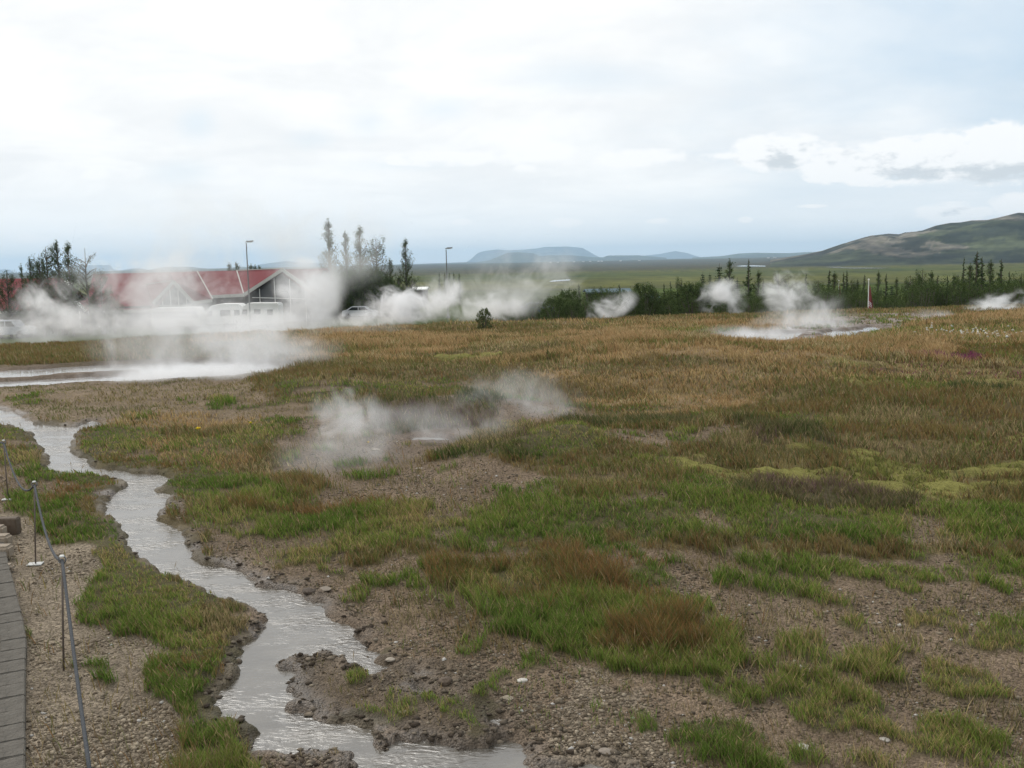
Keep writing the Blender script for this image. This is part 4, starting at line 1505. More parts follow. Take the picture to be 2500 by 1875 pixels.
def put_tree(name, kind, i, px, top, D, label, cat='tree', group=None, wf=1.0, base_py=None, near=False):
    if base_py is not None:
        gx, gy = gpt(px, base_py)
        D = gy
    p = at(px, top, D)
    zb = zg(p.x, p.y) if near else float(base_z(np.array(p.x), np.array(p.y)))
    h = p.z - zb
    root = empty(name, (p.x, p.y, zb - .02 * min(1, h)), random.uniform(0, 6.28))
    root.scale = (h * wf, h * wf, h)
    me, tm = proto(kind, i)
    for nm, m in (('crown', me), ('trunk', tm)):
        o = bpy.data.objects.new(nm, m); COL.objects.link(o); o.parent = root
    if group and 'thicket' in group:
        THICKET.append((px, root, group))
    return tag(root, label, cat, group)


# left cluster in front of the red roofs
LT = [(51, 642, 'poplar', .8, 'tiny pale poplar at the far left edge of the left tree cluster'),
      (71, 625, 'poplar', 1.2, 'short slim poplar second from left in the left cluster'),
      (93, 604, 'broad', .75, 'poplar leaning out at the left side of the dense left cluster'),
      (109, 585, 'broad', .95, 'bulkiest dark poplar of the left cluster in front of the red roof'),
      (137, 583, 'poplar', 1.15, 'tall narrow poplar right beside the bulkiest dark one on the left'),
      (164, 587, 'poplar', 1.25, 'thin open poplar between the tall narrow one and the bare branched tree'),
      (206, 594, 'sparse', 1.0, 'sparse bare branched tree with spreading arms, rightmost tall tree of the left cluster'),
      (243, 645, 'broad', 1.1, 'low bushy tree just right of the bare branched tree'),
      (14, 648, 'broad', 1.2, 'dim bushy tree at the left frame edge before the red roof')]
for i, (px, top, k, wf, lab) in enumerate(LT):
    put_tree('poplar_tree' if k != 'sparse' else 'birch_tree', k, i % 3, px, top, 104 - (i % 3) * 2, lab, wf=wf)
for i, (px, top) in enumerate([(20, 700), (70, 705), (100, 690), (128, 688), (155, 692), (245, 700), (275, 725)]):
    put_tree('leafy_bush', 'bush', i % 3, px, top, 101, 'grey green bush in the steam at the foot of the left tree cluster', 'bush', 'bushes below the left tree cluster', wf=.85)
for i, (px, top) in enumerate([(558, 639), (576, 638), (613, 643), (623, 645), (632, 646)]):
    put_tree('poplar_tree', 'poplar', i % 3, px, top, 150, ['small treetop showing over the red ridge, leftmost of five', 'small treetop over the red ridge, second from left of five',
             'small treetop over the red ridge just right of the lamp post', 'small treetop over the red ridge, fourth from left of five', 'small treetop over the red ridge, rightmost of five'][i], wf=1.5)
# centre cluster
CT = [(801, 532, 'poplar', 1.35, 'tallest pale poplar rising from the steam right of the red building'),
      (842, 562, 'poplar', 1.1, 'slim poplar second from left in the centre cluster'),
      (877, 549, 'poplar', 1.5, 'tall hazy poplar third from left in the centre cluster'),
      (917, 565, 'broad', 1.0, 'broad dark tree with spreading upright limbs in the centre cluster'),
      (951, 629, 'poplar', 1.3, 'short dark treetop between the broad tree and the narrow pointed one'),
      (989, 580, 'poplar', 1.25, 'narrow pointed dark poplar standing rightmost in the centre cluster'),
      (971, 660, 'broad', 1.2, 'pale loose tree below the narrow pointed poplar'),
      (1005, 668, 'broad', 1.1, 'low pale tree right of the narrow pointed poplar')]
for i, (px, top, k, wf, lab) in enumerate(CT):
    put_tree('poplar_tree', k, i % 3, px, top, 128 + (i % 2) * 4, lab, wf=wf)
for i, (px, top) in enumerate([(828, 668), (850, 660), (872, 655), (893, 668), (905, 652), (925, 660), (945, 678), (962, 690), (985, 700), (1005, 705)]):
    put_tree('leafy_bush', 'dense', i % 3, px, top, 124, 'dark green undergrowth bush at the foot of the centre cluster', 'bush', 'undergrowth below the centre trees', wf=.75)
PP = ['leftmost', 'second from left', 'third from left', 'fourth from left', 'rightmost']
for i, (px, top) in enumerate([(1072, 665), (1086, 664), (1097, 665), (1107, 665), (1121, 666)]):
    put_tree('poplar_tree', 'poplar', i % 3, px, top, 150, 'small poplar in the row beside the right lamp post, %s of five' % PP[i], wf=.8)
# shrubs and trees of the right thicket
RT = [(1388, 705, 'bush', .8, 60), (1413, 690, 'poplar', 1.5, 80), (1462, 690, 'broad', 1.3, 85), (1490, 700, 'broad', 1.2, 85), (1512, 693, 'poplar', 1.6, 85), (1440, 702, 'bush', .8, 80), (1458, 699, 'bush', .9, 76), (1500, 697, 'bush', .9, 78), (1532, 700, 'bush', .9, 76),
      (1355, 722, 'bush', 1.0, 58), (1398, 730, 'bush', .9, 57), (1420, 715, 'bush', .9, 72), (1538, 706, 'bush', .95, 58), (1572, 687, 'bush', .80, 59), (1588, 708, 'bush', .8, 60),
      (1310, 722, 'bush', 1., 95), (1290, 735, 'bush', 1., 80), (1330, 715, 'bush', 1., 95), (1250, 745, 'bush', 1., 70),
      (1621, 690, 'poplar', 1.3, 85), (1637, 686, 'poplar', 1.3, 85), (1663, 667, 'broad', 1.0, 85), (1690, 686, 'bush', 1.0, 59), (1655, 702, 'bush', 1.0, 62), (1640, 712, 'bush', .9, 75), (1736, 678, 'bush', 1.1, 76), (1718, 694, 'bush', .9, 60),
      (1716, 661, 'spruce', .9, 90), (1733, 662, 'spruce', .8, 92), (1756, 640, 'spruce', 1.0, 85), (1781, 630, 'poplar', 1.4, 84), (1800, 675, 'spruce', 1.2, 80), (1828, 630, 'poplar', 1.25, 84),
      (1851, 658, 'poplar', 1.4, 84), (1864, 681, 'poplar', 1.6, 78), (1900, 653, 'sparse', 1.2, 88), (1925, 669, 'sparse', 1.3, 88), (1955, 681, 'broad', 1.2, 80), (1968, 665, 'poplar', 1.2, 84),
      (1840, 700, 'bush', .9, 72), (1865, 712, 'bush', .9, 68), (1815, 705, 'bush', .8, 74), (1935, 700, 'bush', .9, 76),
      (1998, 672, 'broad', 1.1, 80), (2025, 657, 'poplar', 1.6, 82), (2037, 661, 'poplar', 1.6, 84), (2060, 663, 'poplar', 1.3, 84), (2068, 658, 'poplar', 1.3, 86), (2080, 671, 'broad', 1.1, 80), (2094, 681, 'poplar', 1.6, 80), (2111, 669, 'poplar', 1.2, 86),
      (2145, 660, 'poplar', 1.2, 88), (2164, 666, 'poplar', 1.2, 88), (2178, 690, 'spruce', 1.1, 80), (2190, 676, 'poplar', 1.2, 90),
      (2223, 660, 'broad', 1.2, 78), (2253, 648, 'broad', 1.3, 80), (2276, 659, 'poplar', 1.5, 82), (2290, 669, 'poplar', 1.5, 80), (2314, 671, 'poplar', 1.5, 82), (2329, 667, 'poplar', 1.5, 84), (2339, 669, 'poplar', 1.4, 82),
      (2354, 625, 'poplar', 1.0, 84), (2369, 641, 'poplar', 1.5, 82), (2386, 610, 'poplar', 1.7, 84), (2398, 624, 'poplar', 1.6, 82), (2420, 633, 'poplar', 1.5, 84), (2445, 630, 'poplar', 1.6, 82), (2465, 661, 'poplar', 1.6, 80), (2495, 655, 'broad', 1.3, 80),
      (2530, 645, 'broad', 1.3, 82), (2570, 650, 'broad', 1.3, 82)]
SPECIAL = {(1413, 690): 'narrow dark tree between the low shrubs left of the pale blue roof',
           (1572, 687): 'large round dark bush beside the pale green blue roof',
           (1692, 688): 'biggest rounded dark bush right of the pale roofed hut',
           (1663, 667): 'small rounded treetop above the big dark bush',
           (1716, 661): 'small dark spruce, leftmost of the spruces',
           (1733, 662): 'small dark spruce between the leftmost and the tallest spruce',
           (1756, 640): 'tallest black green spruce in the thicket',
           (1800, 675): 'short dark spruce at the right of the tallest ones',
           (1781, 630): 'tall green poplar directly right of the tallest spruce',
           (1828, 630): 'slender pointed poplar standing free right of the spruces',
           (1900, 653): 'loose pale feathery tree behind the right steam puff',
           (2145, 660): 'lone slim poplar right of the red flag, left one of two',
           (2164, 666): 'lone slim poplar right of the red flag, right one of two',
           (2178, 690): 'short cone shaped conifer under the two lone slim poplars',
           (2354, 625): 'thin dark poplar just left of the tallest tree on the right',
           (2386, 610): 'tallest broad poplar at the right side of the field',
           (2445, 630): 'pointed poplar right of the tallest broad one',
           (1388, 705): 'rounded shrub at the left end of the right hand thicket'}
for i, (px, top, k, wf, D) in enumerate(RT):
    kk = 'lush' if k == 'poplar' and i % 3 else ('dense' if k == 'bush' and D <= 62 else k)
    lab = SPECIAL.get((px, top))
    nm = {'bush': 'leafy_bush', 'spruce': 'spruce_tree'}.get(k, 'poplar_tree' if k == 'poplar' else 'birch_tree')
    if lab:
        put_tree(nm, kk, i % 3, px, top - (4 if kk == 'lush' else 0), D, lab, 'bush' if k == 'bush' else 'tree', wf=wf)
    elif k == 'bush':
        put_tree(nm, kk, i % 3, px, top - (4 if kk == 'lush' else 0), D, 'low green shrub in the thicket behind the field', 'bush', 'shrubs of the thicket', wf=wf)
    elif k == 'poplar':
        put_tree(nm, kk, i % 3, px, top - (4 if kk == 'lush' else 0), D, 'slim upright poplar in the thicket behind the field', 'tree', 'slim poplars of the thicket', wf=wf)
    else:
        put_tree(nm, kk, i % 3, px, top - (4 if kk == 'lush' else 0), D, 'bushy round crowned tree in the thicket behind the field', 'tree', 'bushy trees of the thicket', wf=wf)
# understorey
r3 = np.random.default_rng(5)
for i in range(46):
    px = 1985 + i * 13 + r3.uniform(-4, 4)
    if 2120 < px < 2200:
        top = r3.uniform(712, 722)
    else:
        top = r3.uniform(690, 706) if px < 2215 else r3.uniform(668, 700)
    put_tree('leafy_bush', 'bush', i % 3, px, top, r3.uniform(70, 77), 'low green shrub in the thicket behind the field', 'bush', 'shrubs of the thicket', wf=.7)
for i, px in enumerate(range(1610, 1960, 15)):
    put_tree('leafy_bush', 'bush', i % 3, px, r3.uniform(712, 724), r3.uniform(66, 76), 'low green shrub in the thicket behind the field', 'bush', 'shrubs of the thicket', wf=.75)
for i, px in enumerate(range(1215, 1560, 17)):
    put_tree('leafy_bush', 'bush', i % 3, px, r3.uniform(722, 738), r3.uniform(74, 96), 'low green shrub in the thicket behind the field', 'bush', 'shrubs of the thicket', wf=.9)
MARKS = [(1200, 'right of the lone bush, far behind it'), (1370, 'left of the small leaning plume'), (1440, 'below the long pale blue roof'), (1604, 'between the pale roofed hut and the big round bush'), (1700, 'in front of the spruces'),
         (1790, 'around the slender free standing poplar'), (1880, 'behind the grassy mound'), (1985, 'behind the right hot pools'), (2060, 'left of the red flag'), (2121, 'right of the red flag'), (2215, 'in the dark mass left of the tallest trees'),
         (2345, 'below the tallest broad poplar'), (2430, 'in front of the pointed poplars at the right edge')]
THICKET.sort(key=lambda q: q[0])
cnt = {}
for px, root, g in THICKET:
    k = max([i for i, mk_ in enumerate(MARKS) if mk_[0] <= px] or [0])
    if g.startswith('shrubs'):
        root['label'] = 'low green shrub ' + MARKS[k][1]
        root['group'] = 'shrubs ' + MARKS[k][1]
    else:
        n_ = cnt.get((g, k), 0); cnt[(g, k)] = n_ + 1
        root['label'] = ('slim poplar ' if g.startswith('slim') else 'bushy tree ') + MARKS[k][1] + ', ' + ORD[n_] + ' from left'
# single plants on the field
put_tree('leafy_bush', 'pale', 0, 1181, 750, 0, 'single grey green willow bush standing alone on the field', 'bush', wf=.85, base_py=806, near=True)
put_tree('dead_shrub', 'sparse', 1, 1793, 722, 0, 'pale leafless shrub beside the grassy mound', 'shrub', wf=1.5, base_py=756, near=True)
put_tree('leafy_bush', 'pale', 1, 2180, 738, 0, 'little yellow green sapling at the field edge right of the flag', 'sapling', wf=.4, base_py=758, near=True)
put_tree('heather_plant', 'pale', 2, 1801, 1182, 0, 'dark upright heather plant standing above the moss', 'heather', wf=.8, base_py=1238, near=True)


# ------------------------------------------------------------------ buildings
def line_box(mb, a, b, w, h):
    """beam of width w, height h from a to b"""
    a, b = Vector(a), Vector(b)
    t = (b - a).normalized()
    s = t.cross(Vector((0, 0, 1))).normalized() * w / 2
    u = s.cross(t).normalized() * h / 2
    vs = [p + k1 * s + k2 * u for p in (a, b) for k1, k2 in ((-1, -1), (1, -1), (1, 1), (-1, 1))]
    mb.add(vs, [(0, 1, 2, 3), (7, 6, 5, 4), (0, 4, 5, 1), (1, 5, 6, 2), (2, 6, 7, 3), (3, 7, 4, 0)])


GZ = -3.86


def long_hall():
    root = empty('visitor_hall', (-30, 118, GZ))
    inv = Matrix.Translation((30, -118, -GZ))

    def bld(mb, nm, mat, par=root):
        mb.v = [tuple(inv @ Vector(v)) for v in mb.v]
        o = mb.build(nm, mat, par if par is root else None)
        if par is not root:
            o.parent = par
        return o
    A = at(690, 656, 113); B = at(578, 661, 121); Fo = at(595, 718, 114); G = at(782, 722, 111.5)
    H = B + (G - A)
    R0 = at(228, 669, 121); R1 = at(415, 664.5, 121); R2 = at(481, 662.5, 121); R3 = at(800, 655, 121)
    E2 = at(519, 731, 113.6); E1 = at(472, 736.5, 113); E3 = at(515, 722, 114.6)
    A2 = at(424, 685, 113.2); B2 = at(358, 695, 118); F2l = at(374, 738, 112.6); V2 = at(352, 742, 117.5)
    roof = MB()
    th = .18
    roof.slab([R2, E3, Fo, B], th)
    roof.slab([B, Fo, A], th)
    roof.slab([B, A, G, H], th)
    roof.slab([B, H, R3], th)
    roof.slab([R1, A2, E1, E2, R2], th)
    roof.slab([B2, V2, F2l, A2], th)
    L0 = at(205, 757, 112.5); L1 = at(374, 757, 112.5)
    roof.slab([R0, L0, L1, R1], th)
    roof.slab([R1, L1, A2 + Vector((0, .5, -.3))], th)
    # rear slopes
    def back(p): return Vector((p.x, p.y + 9, p.z - 3.6))
    roof.slab([R0, R1, back(R1), back(R0)], th)
    roof.slab([R1, R2, back(R2), back(R1)], th)
    roof.slab([R2, R3, back(R3), back(R2)], th)
    bld(roof, 'roof', M_RED)
    # white verge boards
    f = MB()
    for a, b in ((A, Fo), (A, G), (Fo, E3), (A2, E1), (A2, F2l), (E1, E2)):
        line_box(f, a + Vector((0, -.12, -.12)), b + Vector((0, -.12, -.12)), .16, .36)
    for a, b in ((B, A), (B, Fo), (R2, E2), (B2, A2), (B2, V2)):
        line_box(f, a + Vector((0, 0, .05)), b + Vector((0, 0, .05)), .12, .10)
    line_box(f, L0 + Vector((0, -.1, -.1)), L1 + Vector((0, -.1, -.1)), .14, .32)
    bld(f, 'fascia', M_TRIM)
    # walls
    w = MB()
    def wall(a, b, y_in=.5):
        a2 = Vector((a.x, a.y + y_in, 0)); b2 = Vector((b.x, b.y + y_in, 0))
        w.slab([(a2.x, a2.y, GZ - .3), (b2.x, b2.y, GZ - .3), (b2.x, b2.y, b.z - .25), (a2.x, a2.y, a.z - .25)], -.3, (0, -1, 0))
    wall(L0, L1); wall(E1, E3); wall(E3, Fo)
    wall(back(R0) + Vector((0, -1.2, 0)), back(R3) + Vector((0, -1.2, 0)))
    for p, q in ((R0, L0), (R3, H)):
        w.slab([(q.x + .3, q.y + .6, GZ), (p.x + .3, p.y, GZ), (p.x + .3, p.y, p.z - .3), (q.x + .3, q.y + .6, q.z - .3)], .3)
    w.slab([(R3.x - .3, R3.y, GZ), (R3.x - .3, R3.y + 8, GZ), (R3.x - .3, R3.y + 8, R3.z - 3.4), (R3.x - .3, R3.y, R3.z - .3)], .3)
    w.slab([(R0.x + .3, R0.y, GZ), (R0.x + .3, R0.y + 8, GZ), (R0.x + .3, R0.y + 8, R0.z - 3.4), (R0.x + .3, R0.y, R0.z - .3)], .3)
    bld(w, 'wall', M_WALL)
    # glazed gables with pale mullions
    for apex, l, r in ((A, Fo, G), (A2, F2l, E1)):
        g = MB()
        dz = Vector((0, .5, -.35))
        a, b, c = apex + dz, l + dz, r + dz
        g.slab([a, b, Vector((b.x, b.y, GZ)), Vector((c.x, c.y, GZ)), c], .25, (0, -1, 0))
        gw = bld(g, 'gable_glazing', M_GLASS)
        mm = MB()
        for k in (.2, .4, .6, .8):
            base = b.lerp(c, k)
            topz = (b.z + (a.z - b.z) * (k / .5)) if k <= .5 else (c.z + (a.z - c.z) * ((1 - k) / .5))
            line_box(mm, (base.x, base.y - .06, GZ), (base.x + .001, base.y - .06, topz - .2), .07, .07)
        line_box(mm, b + Vector((.4, -.06, -.05)), c + Vector((-.4, -.06, -.05)), .07, .08)
        bld(mm, 'mullion', M_WHITE)
    # windows and door leaves in the long wall
    for k in range(7):
        p = L0.lerp(L1, (k + .6) / 7.4)
        wi = MB().box((p.x, p.y + .44, GZ + 1.5), (1.1, .08, 1.3))
        o = bld(wi, 'window', M_GLASS)
    for k in range(3):
        p = E3.lerp(Fo, (k + .5) / 3)
        bld(MB().box((p.x, p.y + .44, GZ + 1.5), (1.0, .08, 1.4)), 'window', M_GLASS)
    # small entrance gable on the left
    pa = at(188, 735, 109.5); pl = at(165, 758, 109.5); pr = at(211, 758, 109.5)
    pg = MB()
    bk = Vector((0, 4.5, 0))
    pg.slab([pa + bk, pl + bk, pl, pa], .15)
    pg.slab([pa, pr, pr + bk, pa + bk], .15)
    bld(pg, 'porch_roof', M_RED)
    pf = MB()
    for e in (pl, pr):
        line_box(pf, pa + Vector((0, -.1, -.05)), e + Vector((0, -.1, -.05)), .14, .3)
    for px in (165, 194, 217, 240):
        q = at(px, 760, 109.8)
        pf.tube([(q.x, q.y, GZ), (q.x, q.y, q.z)], .07, 6)
    bld(pf, 'porch_frame', M_WHITE)
    pw = MB(); pw.slab([pa + Vector((0, .4, -.2)), pl + Vector((.3, .4, -.1)), Vector((pl.x + .3, pl.y + .4, GZ)), Vector((pr.x - .3, pr.y + .4, GZ)), pr + Vector((-.3, .4, -.1))], .2, (0, -1, 0))
    bld(pw, 'porch_wall', M_WALL)
    sk = MB(); s0 = at(158, 690, 117.5); s1 = at(172, 690, 117.5); s2 = at(180, 699, 116); s3 = at(166, 699, 116)
    sk.slab([s0, s3, s2, s1], -.25)
    bld(sk, 'skylight', M_WHITE)
    tag(root, 'long dark walled hall with red metal roof and white edged gables behind the steam', 'building')


long_hall()


def left_house():
    root = empty('red_roofed_house', (-58, 112, GZ))
    inv = Matrix.Translation((58, -112, -GZ))

    def bld(mb, nm, mat):
        mb.v = [tuple(inv @ Vector(v)) for v in mb.v]
        return mb.build(nm, mat, root)
    a = at(-60, 682, 116); b = at(150, 678, 117); c = at(165, 757, 109); d = at(-60, 762, 108)
    bk = Vector((0, 8, -3.2))
    rf = MB(); rf.slab([a, d, c, b], .18); rf.slab([a, b, b + bk, a + bk], .18)
    bld(rf, 'roof', M_RED)
    f = MB(); line_box(f, d + Vector((0, -.1, -.1)), c + Vector((0, -.1, -.1)), .14, .3); bld(f, 'fascia', M_TRIM)
    w = MB()
    w.slab([(d.x + .3, d.y + .7, GZ), (c.x - .3, c.y + .7, GZ), (c.x - .3, c.y + .7, c.z - .2), (d.x + .3, d.y + .7, d.z - .2)], -.3, (0, -1, 0))
    w.slab([(b.x - .4, c.y + .7, GZ), (b.x - .4, b.y + 7.6, GZ), (b.x - .4, b.y + 7.6, b.z - 3.2), (b.x - .4, b.y, b.z - .2), (b.x - .4, c.y + .7, c.z)], .25)
    w.slab([(a.x + .4, d.y + .7, GZ), (a.x + .4, a.y + 7.6, GZ), (a.x + .4, a.y + 7.6, a.z - 3.2), (a.x + .4, a.y, a.z - .2), (a.x + .4, d.y + .7, d.z)], .25)
    w.slab([(a.x + .3, a.y + 7.4, GZ), (b.x - .3, b.y + 7.4, GZ), (b.x - .3, b.y + 7.4, b.z - 3.2), (a.x + .3, a.y + 7.4, a.z - 3.2)], .25)
    bld(w, 'wall', M_WALL)
    for k in range(5):
        p = d.lerp(c, (k + .7) / 5.4)
        o = bld(MB().box((p.x, p.y + .64, GZ + 1.4), (1.4, .08, 1.4)), 'window', M_GLASS)
        bld(MB().box((p.x, p.y + .57, GZ + 1.4), (.07, .06, 1.4)), 'window_bar', M_WHITE).parent = root
    tag(root, 'red roofed house at the left frame edge, half hidden by trees and steam', 'house')


left_house()


def hut(px0, px1, ytop, ybot, D, rcol, label, wallh=2.2, name='hut', rise=.8):
    a = at(px0, ybot, D); b = at(px1, ybot, D); t = at(px0, ytop, D + 3)
    z0 = float(base_z(np.array(a.x), np.array(D)))
    root = empty(name, ((a.x + b.x) / 2, D, z0))
    w = b.x - a.x
    dep = 5.0
    ze = a.z - z0; zr = max(t.z - z0, ze + .3)
    m = MB()
    m.slab([(-w / 2, 0, ze), (w / 2, 0, ze), (w / 2, 3, zr), (-w / 2, 3, zr)], .12)
    m.slab([(-w / 2, 3, zr), (w / 2, 3, zr), (w / 2, 6, ze), (-w / 2, 6, ze)], .12)
    m.build('roof', plain('hut roof', rcol, .9, .1, 3, 0, 0, 30, .1), root)
    wl = MB().prism([(0, 0), (5, 0), (5, ze - .1), (2.5, zr - .35), (0, ze - .1)], -w / 2 + .3, w / 2 - .3, lambda p: (p[1], p[0] + .5, p[2]))
    wl.build('wall', M_WALL, root)
    for k in range(max(1, int(w / 3))):
        MB().box((-w / 2 + (k + .5) * w / max(1, int(w / 3)), .46, ze * .5), (.8, .06, .9)).build('window', M_GLASS, root)
    return tag(root, label, 'building')


hut(1588, 1619, 719, 734, 100, (.11, .15, .155), 'hut with pale green blue roof beside the large round bush')
hut(1432, 1545, 706, 714, 112, (.10, .14, .16), 'long hut with pale blue roof behind the shrubs left of the small hut', name='long_hut')
hut(996, 1042, 701, 707, 150, (.75, .75, .73), 'low shed with white roof behind the steam, right of the centre trees', name='shed')
SM = M_WHITE
for i, (px, py) in enumerate([(1344, 640), (1362, 640.5), (1402, 640), (1424, 640), (1441, 639.5), (1461, 639), (1469, 639), (1515, 637.5), (1561, 632), (1876, 626), (1892, 625.5)]):
    g = at(px, py, 6500)
    z0 = float(base_z(np.array(g.x), np.array(6500.)))
    root = empty('farmhouse', (g.x, 6500, z0))
    MB().box((0, 0, 2.2), (14, 9, 4.4)).build('wall', M_WHITE, root)
    MB().prism([(-5, 4.4), (5, 4.4), (0, 7.6)], -7.4, 7.4, lambda p: (p[1], p[0], p[2])).build('roof', plain('grey roof', (.2, .2, .2)), root)
    tag(root, 'tiny white farmhouse on the far plain under the mountains, %s from the left' % ORD[i], 'farmhouse', 'far white farmhouses')


# ------------------------------------------------------------------ vehicles
def vehicle(name, prof, win_profs, width, px, py_top, D, h, label, cat, paint, wheels, wr=.32, flip=False, rz=0.0):
    """side profile in x,z (metres), windows as profiles slightly proud of both sides"""
    p = at(px, py_top, D)
    z0 = float(base_z(np.array(p.x), np.array(D)))
    root = empty(name, (p.x, D, z0), rz + (math.pi if flip else 0))
    mt = plain(name + ' paint', paint, .35, .04, 2, 0, 0, 30, .6)
    MB().prism(prof, -width / 2, width / 2).build('body', mt, root, bevel=.05)
    for wp in win_profs:
        MB().prism(wp, -width / 2 - .012, width / 2 + .012).build('window', M_GLASS, root)
    for wx in wheels:
        for s in (-1, 1):
            y = s * (width / 2 - .1)
            t = MB().tube([(wx, y - .1 * 1, wr), (wx, y + .1, wr)], wr, 20).build('wheel', M_TYRE, root)
            MB().tube([(wx, y - s * .0 + s * .08, wr), (wx, y + s * .115, wr)], wr * .55, 14).build('rim', M_STEEL, t)
    return tag(root, label, cat)


# caravan with sloping rounded front, camper van, coach-like minibus, cars
vehicle('caravan', [(-2.2, .45), (2.0, .45), (2.05, 2.3), (1.6, 2.6), (-.3, 2.62), (-1.3, 2.45), (-2.05, 1.75), (-2.3, 1.2)],
        [[(-1.85, 1.35), (-1.2, 1.35), (-1.2, 1.9), (-1.6, 1.85)], [(-.4, 1.35), (.7, 1.35), (.7, 1.95), (-.4, 1.95)], [(1.1, 1.35), (1.7, 1.35), (1.7, 1.95), (1.1, 1.95)]],
        2.2, 552, 738, 108, 2.6, 'white caravan with rounded sloping front parked before the red hall', 'caravan', (.75, .75, .73), [.2])
vehicle('camper_van', [(-2.4, .4), (2.2, .4), (2.25, 2.4), (2.1, 2.65), (-1.0, 2.68), (-1.6, 2.3), (-1.75, 1.5), (-2.4, 1.2)],
        [[(-1.72, 1.5), (-1.1, 1.5), (-1.1, 2.0), (-1.55, 2.0)], [(-.4, 1.5), (.3, 1.5), (.3, 2.0), (-.4, 2.0)], [(1.0, 1.35), (1.6, 1.35), (1.6, 1.95), (1.0, 1.95)]],
        2.1, 634, 738, 107, 2.65, 'pale camper van parked right of the caravan', 'camper van', (.62, .62, .60), [-1.6, 1.4], .34)
vehicle('minibus', [(-2.5, .4), (2.5, .4), (2.55, 1.5), (2.3, 2.25), (2.1, 2.4), (-2.3, 2.4), (-2.5, 2.2), (-2.6, .9)],
        [[(-2.3, 1.3), (-.9, 1.3), (-.9, 2.0), (-2.3, 2.0)], [(-.8, 1.3), (.7, 1.3), (.7, 2.0), (-.8, 2.0)], [(.8, 1.3), (2.4, 1.3), (2.15, 2.0), (.8, 2.0)]],
        2.3, 436, 749, 106, 2.9, 'white roofed bus with dark windows parked left of the caravan', 'bus', (.70, .70, .68), [-1.7, 1.6], .38)
CAR = [(-2.1, .3), (2.1, .3), (2.12, .75), (1.95, .92), (1.35, .98), (.75, 1.42), (-.9, 1.45), (-1.6, 1.05), (-2.05, .95), (-2.15, .6)]
CWIN = [[(-1.35, 1.0), (-.15, 1.0), (-.15, 1.36), (-.85, 1.37)], [(-.05, 1.0), (1.1, 1.0), (.7, 1.34), (-.05, 1.36)]]
JEEP = [(-2.2, .4), (2.2, .4), (2.25, .9), (2.1, 1.12), (1.2, 1.18), (.75, 1.78), (-1.9, 1.82), (-2.15, 1.2)]
JWIN = [[(-1.9, 1.2), (-.95, 1.2), (-.95, 1.7), (-1.82, 1.7)], [(-.85, 1.2), (.0, 1.2), (.0, 1.7), (-.85, 1.7)], [(.1, 1.2), (1.0, 1.2), (.68, 1.68), (.1, 1.7)]]
vehicle('parked_car', JEEP, JWIN, 1.8, 22, 795, 98, 1.8, 'silver car with dark windows at the left frame edge in the steam', 'car', (.34, .36, .40), [-1.4, 1.4], .38)
vehicle('parked_car', CAR, CWIN, 1.75, 879, 751, 122, 1.4, 'light grey car below the broad dark tree behind the grass', 'car', (.5, .52, .55), [-1.35, 1.35], .32)
vehicle('parked_car', CAR, CWIN, 1.75, 1311, 748, 122, 1.4, 'blue car roof showing above the field edge', 'car', (.02, .06, .35), [-1.35, 1.35], .32)
vehicle('parked_car', CAR, CWIN, 1.75, 826, 706, 190, 1.4, 'small white car seen through the trees, left of two', 'car', (.7, .7, .7), [-1.35, 1.35], .32)
vehicle('parked_car', CAR, CWIN, 1.75, 864, 713, 175, 1.4, 'small white car seen through the trees, right of two', 'car', (.7, .7, .7), [-1.35, 1.35], .32)


# ------------------------------------------------------------------ lamp posts and flags
def lamp_post(px, py, D, label):
    t = at(px, py, D)
    z0 = float(base_z(np.array(t.x), np.array(D)))
    root = empty('street_lamp', (t.x, D, z0))
    h = t.z - z0
    MB().tube([(0, 0, 0), (0, 0, .8), (0, 0, h * .6), (0, 0, h - .1)], [.11, .085, .065, .05], 10).build('pole', M_STEEL, root)
    MB().box((.15, 0, h), (.5, .10, .07)).build('arm', M_STEEL, root)
    MB().prism([(.05, -.02), (.75, .04), (.75, .16), (.05, .12)], -.14, .14, lambda p: (p[0], p[1], p[2] + h)).build('lamp_head', plain('lamp housing', (.22, .22, .22), .5), root)
    MB().box((.42, 0, h - .02), (.5, .2, .05)).build('lens', plain('lamp lens', (.5, .5, .48), .2), root)
    MB().tube([(0, 0, 0), (0, 0, .25)], .2, 12).build('foot', M_STEEL, root)
    tag(root, label, 'street lamp')


lamp_post(601, 591, 105, 'tall grey street lamp before the red roof')
lamp_post(1089, 607, 118, 'grey street lamp right of the centre trees with small poplars at its foot')


